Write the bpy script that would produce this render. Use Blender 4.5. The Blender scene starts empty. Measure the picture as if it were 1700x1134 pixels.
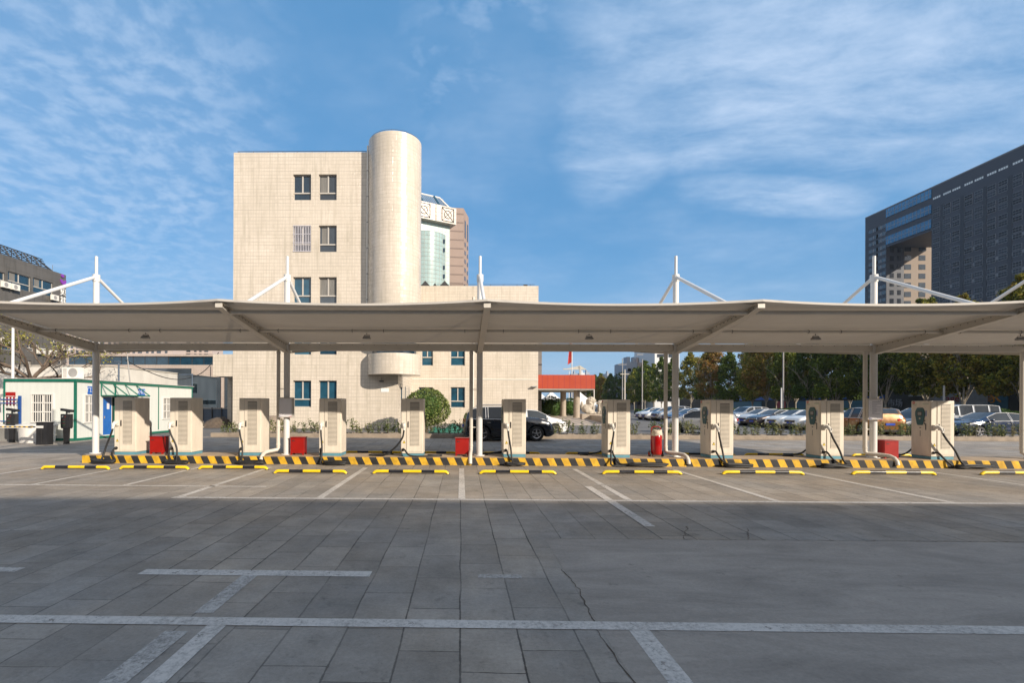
import bpy, bmesh, math, random
from mathutils import Vector, Matrix
R_ = math.radians
C = bpy.context.scene.collection
S = bpy.context.scene
random.seed(7)
# ---------------------------------------------------------------- camera
F, PX, PY, EYE, YAW, ROLL = 800.0, 753.0, 672.0, 1.75, R_(0.9), 0.0043
cam_d = bpy.data.cameras.new('camera'); cam = bpy.data.objects.new('camera', cam_d); C.objects.link(cam)
cam_d.sensor_width = 36; cam_d.sensor_fit = 'HORIZONTAL'; cam_d.lens = F/1700*36
cam_d.shift_x = (850-PX)/1700; cam_d.shift_y = (PY-567)/1700
cam_d.clip_start = 0.1; cam_d.clip_end = 5000
CM = Matrix.Translation((0, 0, EYE)) @ Matrix.Rotation(YAW, 4, 'Z') @ Matrix.Rotation(R_(90), 4, 'X') @ Matrix.Rotation(ROLL, 4, 'Z')
cam.matrix_world = CM
S.camera = cam
S.view_settings.view_transform = 'Standard'; S.view_settings.look = 'None'
S.view_settings.exposure = 0.58; S.view_settings.gamma = 1.0
S.cycles.max_bounces = 6; S.cycles.transparent_max_bounces = 12
def ray(px, py):
    return CM.to_3x3() @ Vector(((px-PX)/F, (PY-py)/F, -1.0))
def A(px, py, Y):                      # point of the photo standing at depth Y
    d = ray(px, py); t = Y/d.y; return Vector((d.x*t, Y, EYE+d.z*t))
def G(px, py, z=0.0):                  # point of the photo lying on the ground
    d = ray(px, py); t = (z-EYE)/d.z; return Vector((d.x*t, d.y*t, z))
def XP(px, py, X):                     # point of the photo on a plane X = const
    d = ray(px, py); t = X/d.x; return Vector((X, d.y*t, EYE+d.z*t))
# ---------------------------------------------------------------- sun + sky
AZ, EL = R_(46), R_(24.3)
sd = Vector((math.sin(AZ)*math.cos(EL), -math.cos(AZ)*math.cos(EL), math.sin(EL)))
sun_l = bpy.data.lights.new('sun', 'SUN'); sun_l.energy = 4.3; sun_l.angle = R_(0.55); sun_l.color = (1.0, 0.885, 0.74)
sun = bpy.data.objects.new('sun', sun_l); C.objects.link(sun)
sun.rotation_euler = (-sd).to_track_quat('-Z', 'Y').to_euler(); sun.location = (20, -30, 40)
W = bpy.data.worlds.new('World'); S.world = W; W.use_nodes = True

class NT:
    def __init__(s, tree): s.t = tree; s.n = tree.nodes; s.l = tree.links
    def new(s, kind, **kw):
        o = s.n.new(kind)
        for k, v in kw.items(): setattr(o, k, v)
        return o
    def put(s, inp, v):
        if v is None: return
        if isinstance(v, bpy.types.NodeSocket): s.l.new(v, inp)
        else: inp.default_value = v
    def m(s, op, a, b=None, c=None, clamp=False):
        o = s.new('ShaderNodeMath', operation=op, use_clamp=clamp)
        s.put(o.inputs[0], a); s.put(o.inputs[1], b)
        if c is not None: s.put(o.inputs[2], c)
        return o.outputs[0]
    def v(s, op, a, b=None):
        o = s.new('ShaderNodeVectorMath', operation=op); s.put(o.inputs[0], a); s.put(o.inputs[1], b)
        return o.outputs['Value'] if op in ('LENGTH', 'DOT_PRODUCT', 'DISTANCE') else o.outputs[0]
    def xyz(s, v):
        o = s.new('ShaderNodeSeparateXYZ'); s.put(o.inputs[0], v); return o.outputs
    def cmb(s, x, y, z=0.0):
        o = s.new('ShaderNodeCombineXYZ'); s.put(o.inputs[0], x); s.put(o.inputs[1], y); s.put(o.inputs[2], z); return o.outputs[0]
    def noise(s, v, scale, detail=4, rough=.55, dist=0.0):
        o = s.new('ShaderNodeTexNoise'); s.put(o.inputs['Vector'], v); o.inputs['Scale'].default_value = scale
        o.inputs['Detail'].default_value = detail; o.inputs['Roughness'].default_value = rough; o.inputs['Distortion'].default_value = dist
        return o.outputs['Fac']
    def white(s, v):
        o = s.new('ShaderNodeTexWhiteNoise', noise_dimensions='3D'); s.put(o.inputs['Vector'], v); return o.outputs['Value']
    def mr(s, v, a, b, c=0.0, d=1.0, smooth=False):
        o = s.new('ShaderNodeMapRange'); s.put(o.inputs[0], v)
        if smooth: o.interpolation_type = 'SMOOTHSTEP'
        for i, q in zip((1, 2, 3, 4), (a, b, c, d)): s.put(o.inputs[i], q)
        return o.outputs[0]
    def mix(s, f, a, b, mode='MIX'):
        o = s.new('ShaderNodeMix', data_type='RGBA', blend_type=mode)
        s.put(o.inputs[0], f)
        for i, q in ((6, a), (7, b)):
            s.put(o.inputs[i], (*q, 1.0) if isinstance(q, tuple) and len(q) == 3 else q)
        return o.outputs[2]
    def coord(s, k='Object'): return s.new('ShaderNodeTexCoord').outputs[k]

def build_sky():
    t = NT(W.node_tree); t.n.clear()
    sky = t.new('ShaderNodeTexSky', sky_type='NISHITA'); sky.sun_disc = False
    sky.sun_elevation = EL; sky.sun_rotation = math.pi-AZ; sky.altitude = 50; sky.air_density = 1.0; sky.dust_density = 0.9; sky.ozone_density = 2.6
    d = t.coord('Generated'); x, y, z = t.xyz(d)
    zc = t.m('ADD', t.m('MAXIMUM', z, 0.0), 0.12)
    u = t.m('DIVIDE', x, zc); v = t.m('DIVIDE', y, zc); uv = t.cmb(u, v)
    def uvp(px, py):
        q = ray(px, py).normalized(); k = max(q.z, 0)+0.12; return Vector((q.x/k, q.y/k, 0))
    rag = t.noise(t.v('ADD', uv, (2.2, 5.5, 0)), 2.3, 6, .62)
    def streak(a, b, w):                                   # soft band of cirrus between two directions
        pa, pb = uvp(*a), uvp(*b); c = (pa+pb)/2; dd = pb-pa; L = dd.length/2; ang = math.atan2(dd.y, dd.x)
        r = t.new('ShaderNodeVectorRotate', rotation_type='Z_AXIS'); t.put(r.inputs['Vector'], t.v('SUBTRACT', uv, tuple(c))); r.inputs['Angle'].default_value = -ang
        rx, ry, _ = t.xyz(r.outputs[0])
        e = t.m('ADD', t.m('POWER', t.m('ABSOLUTE', t.m('DIVIDE', rx, L*1.15)), 2.0), t.m('POWER', t.m('ABSOLUTE', t.m('DIVIDE', ry, w)), 2.0)); e = t.m('ADD', e, t.m('MULTIPLY', t.m('SUBTRACT', rag, .5), 1.9))
        return t.mr(e, 0.0, 1.25, 1.0, 0.0, True)
    warp = t.noise(uv, 1.6, 3, .5); warp2 = t.noise(t.v('ADD', uv, (7.3, 2.1, 0)), 1.6, 3, .5)
    uw = t.v('ADD', uv, t.cmb(t.m('MULTIPLY', t.m('SUBTRACT', warp, .5), .20), t.m('MULTIPLY', t.m('SUBTRACT', warp2, .5), .20)))
    mp = t.new('ShaderNodeMapping'); t.put(mp.inputs[0], uw); mp.inputs['Rotation'].default_value = (0, 0, R_(38)); mp.inputs['Scale'].default_value = (1.0, 2.3, 1)
    fib = t.noise(mp.outputs[0], 2.6, 9, .66)
    wisp = t.mr(fib, 0.34, 0.68, 0, 1)
    soft = t.noise(uv, 1.1, 5, .6)
    puff = t.noise(uw, 13.0, 5, .55); puff = t.mr(puff, .38, .66, 0, 1, True)
    m1 = streak((980, -60), (1740, 210), .55); m2 = streak((1090, 40), (1010, 330), .22); m3 = streak((1130, 305), (1420, 345), .16)
    m4 = streak((1560, -20), (1700, 330), .25)
    mm = t.m('MAXIMUM', t.m('MAXIMUM', m1, t.m('MULTIPLY', m2, .75)), t.m('MAXIMUM', m3, t.m('MULTIPLY', m4, .6)))
    ml = t.m('MAXIMUM', streak((-350, 150), (420, 330), 1.1), t.m('MULTIPLY', streak((0, 500), (480, 380), 1.3), .7))
    mt = streak((700, -60), (1000, 60), .55)
    c1 = t.m('MULTIPLY', mm, t.m('ADD', t.m('MULTIPLY', wisp, .72), .20))
    c2 = t.m('MULTIPLY', ml, t.m('ADD', t.m('MULTIPLY', puff, .36), .16))
    c3 = t.m('MULTIPLY', mt, t.m('MULTIPLY', t.m('MULTIPLY', puff, wisp), .5))
    c4 = t.m('MULTIPLY', t.mr(soft, .40, .75, 0, .45, True), t.m('ADD', t.m('MULTIPLY', wisp, .6), .4))
    cov = t.m('MAXIMUM', t.m('MAXIMUM', c1, c2), t.m('MAXIMUM', c3, c4))
    hz = t.mr(z, 0.0, 0.36, 0.30, 0.0, True); hz2 = t.mr(z, 0.0, 0.30, 0.62, 0.0, True)
    col = t.mix(hz, sky.outputs[0], (2.9, 4.5, 6.6))
    tint = t.mix(1.0, col, SKYTINT, 'MULTIPLY')
    tint = t.mix(.62, tint, (1.05, 3.15, 6.0))
    tint = t.mix(hz2, tint, (3.3, 4.55, 5.9))
    col = t.mix(t.m('MULTIPLY', cov, .95, clamp=True), tint, CLOUD)
    back = t.m('MAXIMUM', t.mr(y, .15, -.55, 0, .80, True), t.mr(z, .80, .97, 0, .7, True))     # added unseen white sky behind and overhead, lifts and neutralises the fill
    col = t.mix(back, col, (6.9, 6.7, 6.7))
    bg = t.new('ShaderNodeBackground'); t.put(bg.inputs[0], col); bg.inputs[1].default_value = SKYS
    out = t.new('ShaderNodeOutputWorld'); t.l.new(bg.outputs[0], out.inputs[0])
SKYTINT, CLOUD, SKYS = (0.90, 1.06, 1.12), (4.6, 5.8, 7.6), 0.085
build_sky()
# ---------------------------------------------------------------- materials
M = {}
def mat(name, col, rough=.6, metal=0.0, var=.12, scale=3.0, bump=0.0, bscale=30.0, spec=.5, sat=None, coat=0.0, stretch=None):
    m = bpy.data.materials.new(name); m.use_nodes = True; t = NT(m.node_tree); p = t.n['Principled BSDF']
    co = t.coord('Object')
    if stretch:
        mp = t.new('ShaderNodeMapping'); t.put(mp.inputs[0], co); mp.inputs['Scale'].default_value = stretch; co = mp.outputs[0]
    n = t.noise(co, scale, 5, .6)
    lo = tuple(c*(1-var) for c in col); hi = tuple(min(1, c*(1+var)) for c in (sat or col))
    t.put(p.inputs['Base Color'], t.mix(t.mr(n, .3, .7), lo, hi))
    t.put(p.inputs['Roughness'], t.mr(n, .3, .7, max(.03, rough-.06), min(1, rough+.06)))
    p.inputs['Metallic'].default_value = metal; p.inputs['Specular IOR Level'].default_value = spec
    p.inputs['Coat Weight'].default_value = coat; p.inputs['Coat Roughness'].default_value = .04
    if bump:
        b = t.new('ShaderNodeBump'); b.inputs['Strength'].default_value = bump; b.inputs['Distance'].default_value = .02
        t.put(b.inputs['Height'], t.noise(co, bscale, 5, .6)); t.put(p.inputs['Normal'], b.outputs[0])
    M[name] = m; return m
def emit_mat(name, col, s):
    m = bpy.data.materials.new(name); m.use_nodes = True; p = m.node_tree.nodes['Principled BSDF']
    p.inputs['Base Color'].default_value = (*[c*.3 for c in col], 1); p.inputs['Emission Color'].default_value = (*col, 1); p.inputs['Emission Strength'].default_value = s
    M[name] = m
def glass_mat(name, col, rough=.06, spec=1.0, var=.4, metal=0.0, scale=.9, light=None):
    m = bpy.data.materials.new(name); m.use_nodes = True; t = NT(m.node_tree); p = t.n['Principled BSDF']
    g = t.coord('Object'); n = t.noise(g, scale, 3, .5, .4)
    oi = t.new('ShaderNodeObjectInfo')
    k = t.m('MULTIPLY', t.m('ADD', n, oi.outputs['Random']), .5)
    t.put(p.inputs['Base Color'], t.mix(t.mr(k, .3, .75), tuple(c*(1-var) for c in col), light or tuple(min(1, c*(1+var)) for c in col)))
    p.inputs['Roughness'].default_value = rough; p.inputs['Specular IOR Level'].default_value = spec; p.inputs['Metallic'].default_value = metal
    b = t.new('ShaderNodeBump'); b.inputs['Strength'].default_value = .06; b.inputs['Distance'].default_value = .05
    t.put(b.inputs['Height'], t.noise(g, .7, 2)); t.put(p.inputs['Normal'], b.outputs[0])
    M[name] = m
def tile_mat(name, col, tw, th, cyl=None, grout=.62, dirt=.16, rough=.34, line=.09):
    """glazed wall tiles on a building: joints, per-tile tone, rain streaks"""
    m = bpy.data.materials.new(name); m.use_nodes = True; t = NT(m.node_tree); p = t.n['Principled BSDF']
    co = t.coord('Object'); x, y, z = t.xyz(co)
    if cyl:
        u = t.m('MULTIPLY', t.m('ARCTAN2', t.m('SUBTRACT', x, cyl[0]), t.m('SUBTRACT', y, cyl[1])), cyl[2])
    else: u = t.m('ADD', x, y)
    a = t.m('DIVIDE', u, tw); b = t.m('DIVIDE', z, th)
    fu = t.m('FRACT', a); fv = t.m('FRACT', b)
    lu = t.m('LESS_THAN', fu, line*.8); lv = t.m('LESS_THAN', fv, line)
    brk = t.noise(t.cmb(u, t.m('MULTIPLY', z, 1.0)), 1.3, 4, .6)
    ju = t.m('MULTIPLY', lu, t.mr(brk, .35, .65, .25, .9)); jv = t.m('MULTIPLY', lv, t.mr(t.noise(t.cmb(t.m('MULTIPLY', u, .35), t.m('MULTIPLY', z, 3)), 1.0, 4, .6), .35, .62, .35, 1.0))
    j = t.m('MAXIMUM', ju, jv)
    wn = t.white(t.cmb(t.m('FLOOR', a), t.m('FLOOR', b)))
    row = t.white(t.cmb(t.m('FLOOR', t.m('DIVIDE', u, tw*7)), t.m('FLOOR', b), 3.0))
    tone = t.mr(wn, 0, 1, .97, 1.02); tone = t.m('MULTIPLY', tone, t.mr(row, 0, 1, .975, 1.02))
    big = t.mr(t.noise(co, .25, 4, .55), .3, .7, 1-dirt*.6, 1.04)
    st = t.noise(t.cmb(t.m('MULTIPLY', u, 2.6), t.m('MULTIPLY', z, .16)), 1.6, 5, .65)
    streak = t.mr(st, .48, .74, 1.0, 1-dirt*1.3)
    k = t.m('MULTIPLY', t.m('MULTIPLY', tone, big), streak)
    base = t.mix(1.0, (*col, 1.0), t.cmb(k, k, t.m('POWER', k, 1.15)), 'MULTIPLY')
    colr = t.mix(j, base, tuple(c*grout for c in col))
    t.put(p.inputs['Base Color'], colr); t.put(p.inputs['Roughness'], t.m('ADD', t.mr(wn, 0, 1, rough-.07, rough+.1), t.m('MULTIPLY', j, .4)))
    bm_ = t.new('ShaderNodeBump'); bm_.inputs['Strength'].default_value = .5; bm_.inputs['Distance'].default_value = .01
    t.put(bm_.inputs['Height'], t.m('SUBTRACT', 1.0, j)); t.put(p.inputs['Normal'], bm_.outputs[0])
    M[name] = m
def paving_mat():
    m = bpy.data.materials.new('paving_slabs'); m.use_nodes = True; t = NT(m.node_tree); p = t.n['Principled BSDF']
    co = t.coord('Object'); x, y, z = t.xyz(co)
    wob = t.m('MULTIPLY', t.m('SUBTRACT', t.noise(co, .9, 3), .5), .05); x2 = t.m('ADD', x, wob)
    w, L = .44, .72
    a = t.m('DIVIDE', x2, w); ca = t.m('FLOOR', a); off = t.white(t.cmb(ca, 1.7, 4.1))
    b = t.m('ADD', t.m('DIVIDE', t.m('ADD', y, wob), L), t.m('MULTIPLY', off, 1.0)); cb = t.m('FLOOR', b)
    fa = t.m('FRACT', a); fb = t.m('FRACT', b)
    da = t.m('MULTIPLY', t.m('MINIMUM', fa, t.m('SUBTRACT', 1.0, fa)), w); db = t.m('MULTIPLY', t.m('MINIMUM', fb, t.m('SUBTRACT', 1.0, fb)), L)
    dj = t.m('MINIMUM', da, t.m('MULTIPLY', db, 1.5))
    edge = t.noise(co, 14, 4, .7); thr = t.mr(edge, .3, .75, .0015, .010)
    j = t.mr(t.m('SUBTRACT', dj, thr), -.002, .004, 1.0, 0.0, True)
    fade = t.mr(t.noise(co, .45, 3, .6), .34, .60, .22, 1.0); j = t.m('MULTIPLY', j, fade)
    cell = t.white(t.cmb(ca, cb)); tone = t.mr(cell, 0, 1, .86, 1.12)
    big = t.mr(t.noise(co, .22, 5, .6), .3, .7, .80, 1.14); mid = t.mr(t.noise(co, 1.7, 6, .72), .3, .7, .80, 1.14)
    fine = t.mr(t.noise(co, 30, 5, .8), .3, .7, .82, 1.14)
    k = t.m('MULTIPLY', t.m('MULTIPLY', tone, big), t.m('MULTIPLY', mid, fine))
    spots = t.mr(t.noise(t.v('ADD', co, (31, 7, 0)), 2.6, 6, .75), .58, .72, 1.0, .55)
    pits = t.mr(t.noise(co, 75, 2, .5), .66, .74, 1.0, .55); k = t.m('MULTIPLY', k, t.m('MULTIPLY', spots, pits))
    warm = t.noise(co, .5, 3)
    base = t.mix(t.mr(warm, .35, .65), (.285, .262, .236), (.325, .275, .222))
    base = t.mix(1.0, base, t.cmb(k, k, k), 'MULTIPLY')
    t.put(p.inputs['Base Color'], t.mix(t.m('MULTIPLY', j, .9), base, (.035, .030, .025)))
    t.put(p.inputs['Roughness'], t.mr(mid, .88, 1.1, .86, .62)); p.inputs['Specular IOR Level'].default_value = .35
    bp = t.new('ShaderNodeBump'); bp.inputs['Strength'].default_value = .55; bp.inputs['Distance'].default_value = .012
    h = t.m('ADD', t.m('MULTIPLY', j, -1.0), t.m('ADD', t.m('MULTIPLY', fine, .9), t.m('MULTIPLY', cell, .3)))
    t.put(bp.inputs['Height'], h); t.put(p.inputs['Normal'], bp.outputs[0])
    M['paving'] = m
def concrete_mat():
    m = bpy.data.materials.new('smooth_concrete'); m.use_nodes = True; t = NT(m.node_tree); p = t.n['Principled BSDF']
    co = t.coord('Object')
    mp = t.new('ShaderNodeMapping'); t.put(mp.inputs[0], co); mp.inputs['Scale'].default_value = (.5, 1.6, 1); mp.inputs['Rotation'].default_value = (0, 0, R_(14))
    a = t.mr(t.noise(mp.outputs[0], 1.1, 8, .74, .8), .3, .7, .68, 1.16); b = t.mr(t.noise(co, 30, 5, .8), .3, .7, .84, 1.12)
    c = t.mr(t.noise(co, 2.8, 6, .7), .3, .72, .93, 1.07); k = t.m('MULTIPLY', a, t.m('MULTIPLY', b, c))
    sp = t.mr(t.noise(t.v('ADD', co, (3, 9, 0)), 5, 5, .7), .62, .74, 1.0, .6); k = t.m('MULTIPLY', k, sp)
    t.put(p.inputs['Base Color'], t.mix(1.0, (.315, .275, .236, 1), t.cmb(k, k, k), 'MULTIPLY')); p.inputs['Roughness'].default_value = .8
    bp = t.new('ShaderNodeBump'); bp.inputs['Strength'].default_value = .6; bp.inputs['Distance'].default_value = .01
    t.put(bp.inputs['Height'], t.m('ADD', b, c)); t.put(p.inputs['Normal'], bp.outputs[0]); M['concrete_patch'] = m
def line_mat(name, col, lo=.40, hi=.62, under=(.215, .205, .195)):
    m = bpy.data.materials.new(name); m.use_nodes = True; t = NT(m.node_tree); p = t.n['Principled BSDF']
    co = t.coord('Object'); n = t.m('ADD', t.m('MULTIPLY', t.noise(co, 14, 6, .75), .6), t.m('MULTIPLY', t.noise(co, 1.4, 4, .6), .45))
    t.put(p.inputs['Base Color'], t.mix(t.mr(n, lo, hi, 0, .35), col, under)); p.inputs['Roughness'].default_value = .75
    tr = t.new('ShaderNodeBsdfTransparent'); mx = t.new('ShaderNodeMixShader'); chip = t.noise(co, 32, 5, .8)
    t.put(mx.inputs[0], t.m('MAXIMUM', t.mr(t.m('ADD', t.m('MULTIPLY', chip, .5), t.m('MULTIPLY', n, .55)), lo+.05, hi+.02, 0, .85), t.mr(t.noise(co, 9, 4, .7), .62, .66, 0, .8)))
    t.l.new(p.outputs[0], mx.inputs[1]); t.l.new(tr.outputs[0], mx.inputs[2]); t.l.new(mx.outputs[0], t.n['Material Output'].inputs[0])
    M[name] = m
def leaf_mat(name, cols, rough=.6, trans=.25):
    """leaf clumps: tone per leaf, colour by branch-sized patches"""
    m = bpy.data.materials.new(name); m.use_nodes = True; t = NT(m.node_tree)
    p = t.n['Principled BSDF']; out = t.n['Material Output']
    g = t.new('ShaderNodeNewGeometry'); rnd = g.outputs['Random Per Island']
    oi = t.new('ShaderNodeObjectInfo')
    co = t.v('ADD', t.coord('Object'), t.cmb(t.m('MULTIPLY', oi.outputs['Random'], 40), 0.0))
    n = t.noise(co, .55, 3, .6); f = t.m('ADD', t.m('MULTIPLY', n, 1.1), t.m('ADD', t.m('MULTIPLY', rnd, .35), t.m('MULTIPLY', t.m('SUBTRACT', oi.outputs['Random'], .5), .6)))
    r = t.new('ShaderNodeValToRGB'); t.put(r.inputs[0], t.mr(f, .35, 1.15))
    cr = r.color_ramp
    while len(cr.elements) < len(cols): cr.elements.new(.5)
    for i, (pos, c) in enumerate(cols): cr.elements[i].position = pos; cr.elements[i].color = (*c, 1)
    v = t.mr(rnd, 0, 1, .9, 2.3)
    col = t.mix(1.0, r.outputs[0], t.cmb(v, v, v), 'MULTIPLY')
    t.put(p.inputs['Base Color'], col); p.inputs['Roughness'].default_value = rough; p.inputs['Specular IOR Level'].default_value = .3
    tr = t.new('ShaderNodeBsdfTranslucent'); t.put(tr.inputs[0], col); mx = t.new('ShaderNodeMixShader'); mx.inputs[0].default_value = trans
    t.l.new(p.outputs[0], mx.inputs[1]); t.l.new(tr.outputs[0], mx.inputs[2]); t.l.new(mx.outputs[0], out.inputs[0]); M[name] = m
def fabric_mat():
    m = bpy.data.materials.new('membrane_fabric'); m.use_nodes = True; t = NT(m.node_tree); p = t.n['Principled BSDF']; out = t.n['Material Output']
    co = t.coord('Object'); n = t.noise(co, .8, 5, .6); x, y, z = t.xyz(co)
    seam = t.mr(t.m('ABSOLUTE', t.m('SUBTRACT', t.m('FRACT', t.m('DIVIDE', t.m('ADD', y, .25), 1.55)), .5)), .0, .012, .86, 1.0)
    k = t.m('MULTIPLY', t.mr(n, .3, .7, .90, 1.06), seam)
    col = t.mix(1.0, (.50, .47, .43, 1), t.cmb(k, k, k), 'MULTIPLY')
    t.put(p.inputs['Base Color'], col); p.inputs['Roughness'].default_value = .7
    tr = t.new('ShaderNodeBsdfTranslucent'); tr.inputs[0].default_value = (.55, .46, .36, 1); mx = t.new('ShaderNodeMixShader'); mx.inputs[0].default_value = .10
    bp = t.new('ShaderNodeBump'); bp.inputs['Strength'].default_value = .35; bp.inputs['Distance'].default_value = .05; mp = t.new('ShaderNodeMapping'); t.put(mp.inputs[0], co); mp.inputs['Rotation'].default_value = (0, 0, R_(28)); mp.inputs['Scale'].default_value = (.5, 2.2, 1); t.put(bp.inputs['Height'], t.noise(mp.outputs[0], 1.1, 4, .5, .6)); t.put(p.inputs['Normal'], bp.outputs[0])
    t.l.new(p.outputs[0], mx.inputs[1]); t.l.new(tr.outputs[0], mx.inputs[2]); t.l.new(mx.outputs[0], out.inputs[0]); M['fabric'] = m
paving_mat(); concrete_mat(); fabric_mat()
line_mat('line_white', (.56, .52, .475), .46, .76); line_mat('line_worn', (.47, .44, .405), .42, .70)
mat('asphalt', (.10, .10, .102), .85, var=.2, scale=.4, bump=.3, bscale=60); mat('lot_asphalt', (.13, .125, .12), .85, var=.18, scale=.3, bump=.3, bscale=50)
mat('kerb_stone', (.27, .22, .17), .8, var=.25, scale=2.5, bump=.4); mat('island_top', (.38, .29, .20), .8, var=.25, scale=2.0, bump=.4)
mat('kerb_yellow', (.60, .35, .02), .7, var=.38, scale=4, bump=.3); mat('kerb_black', (.022, .022, .024), .7, var=.5, scale=5, bump=.3)
mat('soil', (.10, .075, .055), .95, var=.4, scale=5, bump=.8)
mat('white_steel', (.66, .65, .63), .38, var=.05, scale=1.2); mat('cream_steel', (.60, .56, .50), .42, var=.08, scale=1.0)
mat('cabinet', (.69, .62, .52), .42, var=.08, scale=2.5, bump=.03, bscale=8, stretch=(3, 3, .7)); mat('louvre', (.24, .22, .19), .5, var=.08)
mat('teal', (.10, .26, .33), .5, var=.15); mat('teal_dark', (.012, .085, .10), .35, var=.1); mat('black_plastic', (.018, .018, .02), .42, var=.3)
mat('rubber', (.016, .016, .017), .55, var=.35, scale=6, bump=.1); mat('white_plastic', (.72, .69, .63), .35, var=.06); mat('grey_plastic', (.30, .29, .28), .5)
mat('sign_yellow', (.80, .58, .02), .5, var=.05); mat('yellow_paint', (.86, .58, .012), .32, var=.10, scale=6); mat('black_paint', (.014, .015, .02), .32, var=.3, scale=6)
mat('red_paint', (.30, .006, .003), .42, var=.18, scale=3); mat('red_gloss', (.34, .003, .003), .22, var=.08, coat=.4)
mat('hose_cloth', (.62, .55, .45), .85, var=.2, scale=20, bump=.3, bscale=80); mat('dark_steel', (.05, .05, .052), .5, metal=.3)
mat('office_panel', (.60, .62, .58), .45, var=.05, scale=1.2, stretch=(6, 6, .4)); mat('green_frame', (.006, .13, .085), .42, var=.15)
mat('blue_door', (.010, .12, .42), .4, var=.1); mat('blue_sign', (.006, .10, .42), .4, var=.05); mat('sign_white', (.78, .78, .76), .5, var=.03)
mat('paper', (.70, .68, .70), .6, var=.04); mat('text_grey', (.16, .16, .20), .7); mat('text_blue', (.03, .05, .22), .6); mat('text_red', (.55, .03, .03), .6)
mat('text_green', (.02, .30, .10), .6)
mat('blue_steel', (.01, .06, .24), .42); mat('plaster', (.50, .46, .40), .85, var=.18, scale=.8, bump=.3); mat('white_plaster', (.62, .59, .54), .85, var=.16, scale=.7, bump=.2, stretch=(1, 1, .4))
mat('stone_grey', (.22, .215, .20), .85, var=.25, scale=1.2, bump=.5, bscale=12); mat('white_concrete', (.62, .60, .57), .8, var=.14, scale=2, bump=.2)
mat('orange_panel', (.36, .048, .018), .42, var=.05, scale=1.0); mat('soffit', (.40, .38, .35), .7); mat('column_stone', (.34, .28, .22), .6, var=.15, scale=3)
mat('plaza_stone', (.42, .36, .29), .75, var=.15, scale=.8); mat('carved_stone', (.42, .37, .30), .85, var=.3, scale=4, bump=.8, bscale=9)
mat('tent_fabric', (.74, .73, .71), .7, var=.06); mat('bark', (.13, .095, .07), .9, var=.35, scale=3, bump=.6, bscale=14); mat('bark_pale', (.34, .30, .24), .85, var=.4, scale=2.5, bump=.5, bscale=10)
mat('frame_alu', (.46, .43, .39), .4, var=.05); mat('frame_white', (.66, .64, .60), .4, var=.05); mat('bars_steel', (.50, .48, .52), .4)
mat('dark_void', (.02, .02, .022), .8); mat('curtain', (.17, .165, .155), .9, var=.25, scale=3, stretch=(8, 8, .4))
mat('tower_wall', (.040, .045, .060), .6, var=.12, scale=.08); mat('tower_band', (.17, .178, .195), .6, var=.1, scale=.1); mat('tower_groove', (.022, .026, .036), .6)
mat('tower_tan', (.24, .185, .14), .7, var=.12, scale=.1); mat('tower_mullion', (.24, .25, .27), .5); glass_mat('glass_tower', (.007, .010, .018), rough=.2, spec=.18, light=(.03, .04, .055), scale=.4); mat('trim_bright', (.60, .60, .60), .3)
mat('clerestory_white', (.75, .75, .72), .5)
glass_mat('glass_blue', (.010, .030, .055), light=(.022, .07, .115)); glass_mat('glass_teal', (.014, .06, .10), light=(.03, .12, .19), scale=1.6); glass_mat('glass_dark', (.020, .028, .040), light=(.06, .075, .09), scale=.4)
glass_mat('glass_band', (.014, .115, .26), rough=.12, spec=.6, light=(.03, .20, .40), scale=.15); glass_mat('glass_green', (.27, .38, .38), rough=.16, spec=.8, var=.15, light=(.42, .55, .53), scale=.8)
glass_mat('glass_skylight', (.03, .09, .19), light=(.06, .16, .30)); glass_mat('car_glass', (.016, .020, .026), rough=.04, spec=.5, light=(.06, .07, .08))
tile_mat('cream_tile', (.61, .54, .455), .19, .25, grout=.68, dirt=.20, line=.14); tile_mat('pale_tile', (.46, .40, .35), .6, .55, grout=.45, line=.05); tile_mat('pink_tile', (.46, .38, .33), .45, .42, grout=.7)
tile_mat('grey_tile', (.125, .115, .105), 1.2, .9, grout=.4, line=.035, dirt=.25); tile_mat('brown_wall', (.30, .225, .19), 3.0, 3.6, grout=.6, line=.12); tile_mat('grey_strip', (.20, .185, .17), .5, .4, grout=.6)
leaf_mat('leaf_autumn', [(0, (.035, .058, .010)), (.35, (.085, .100, .014)), (.62, (.16, .140, .018)), (.84, (.17, .115, .024)), (1, (.16, .082, .026))])
leaf_mat('leaf_green', [(0, (.018, .040, .010)), (.6, (.045, .080, .018)), (1, (.085, .110, .022))]); leaf_mat('leaf_tree', [(0, (.035, .058, .010)), (.55, (.075, .105, .015)), (1, (.19, .18, .025))])
leaf_mat('leaf_olive', [(0, (.045, .070, .018)), (.6, (.085, .110, .028)), (1, (.15, .15, .045))], trans=.15); leaf_mat('leaf_shrub', [(0, (.05, .07, .025)), (.6, (.095, .115, .04)), (1, (.17, .15, .07))]); leaf_mat('leaf_sparse', [(0, (.14, .14, .03)), (1, (.24, .20, .04))])
for k_, c_ in dict(paint_black=(.008, .010, .016), paint_white=(.72, .72, .70), paint_silver=(.42, .41, .40), paint_grey=(.075, .08, .09), paint_brown=(.055, .042, .04), paint_gold=(.22, .10, .022), paint_navy=(.010, .022, .06), paint_blue=(.015, .045, .12), paint_lightgrey=(.28, .30, .33)).items():
    mat(k_, c_, .25, metal=.0 if k_ in ('paint_white', 'paint_black', 'paint_navy') else .35, var=.04, coat=.8)
mat('chrome', (.62, .62, .62), .2, metal=1.0, var=.05); mat('alloy', (.55, .55, .56), .3, metal=.8); mat('lamp_lens', (.62, .66, .70), .12, var=.2, scale=12, spec=1); mat('tail_red', (.45, .012, .012), .2); mat('plate_blue', (.015, .06, .40), .4)
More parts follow.
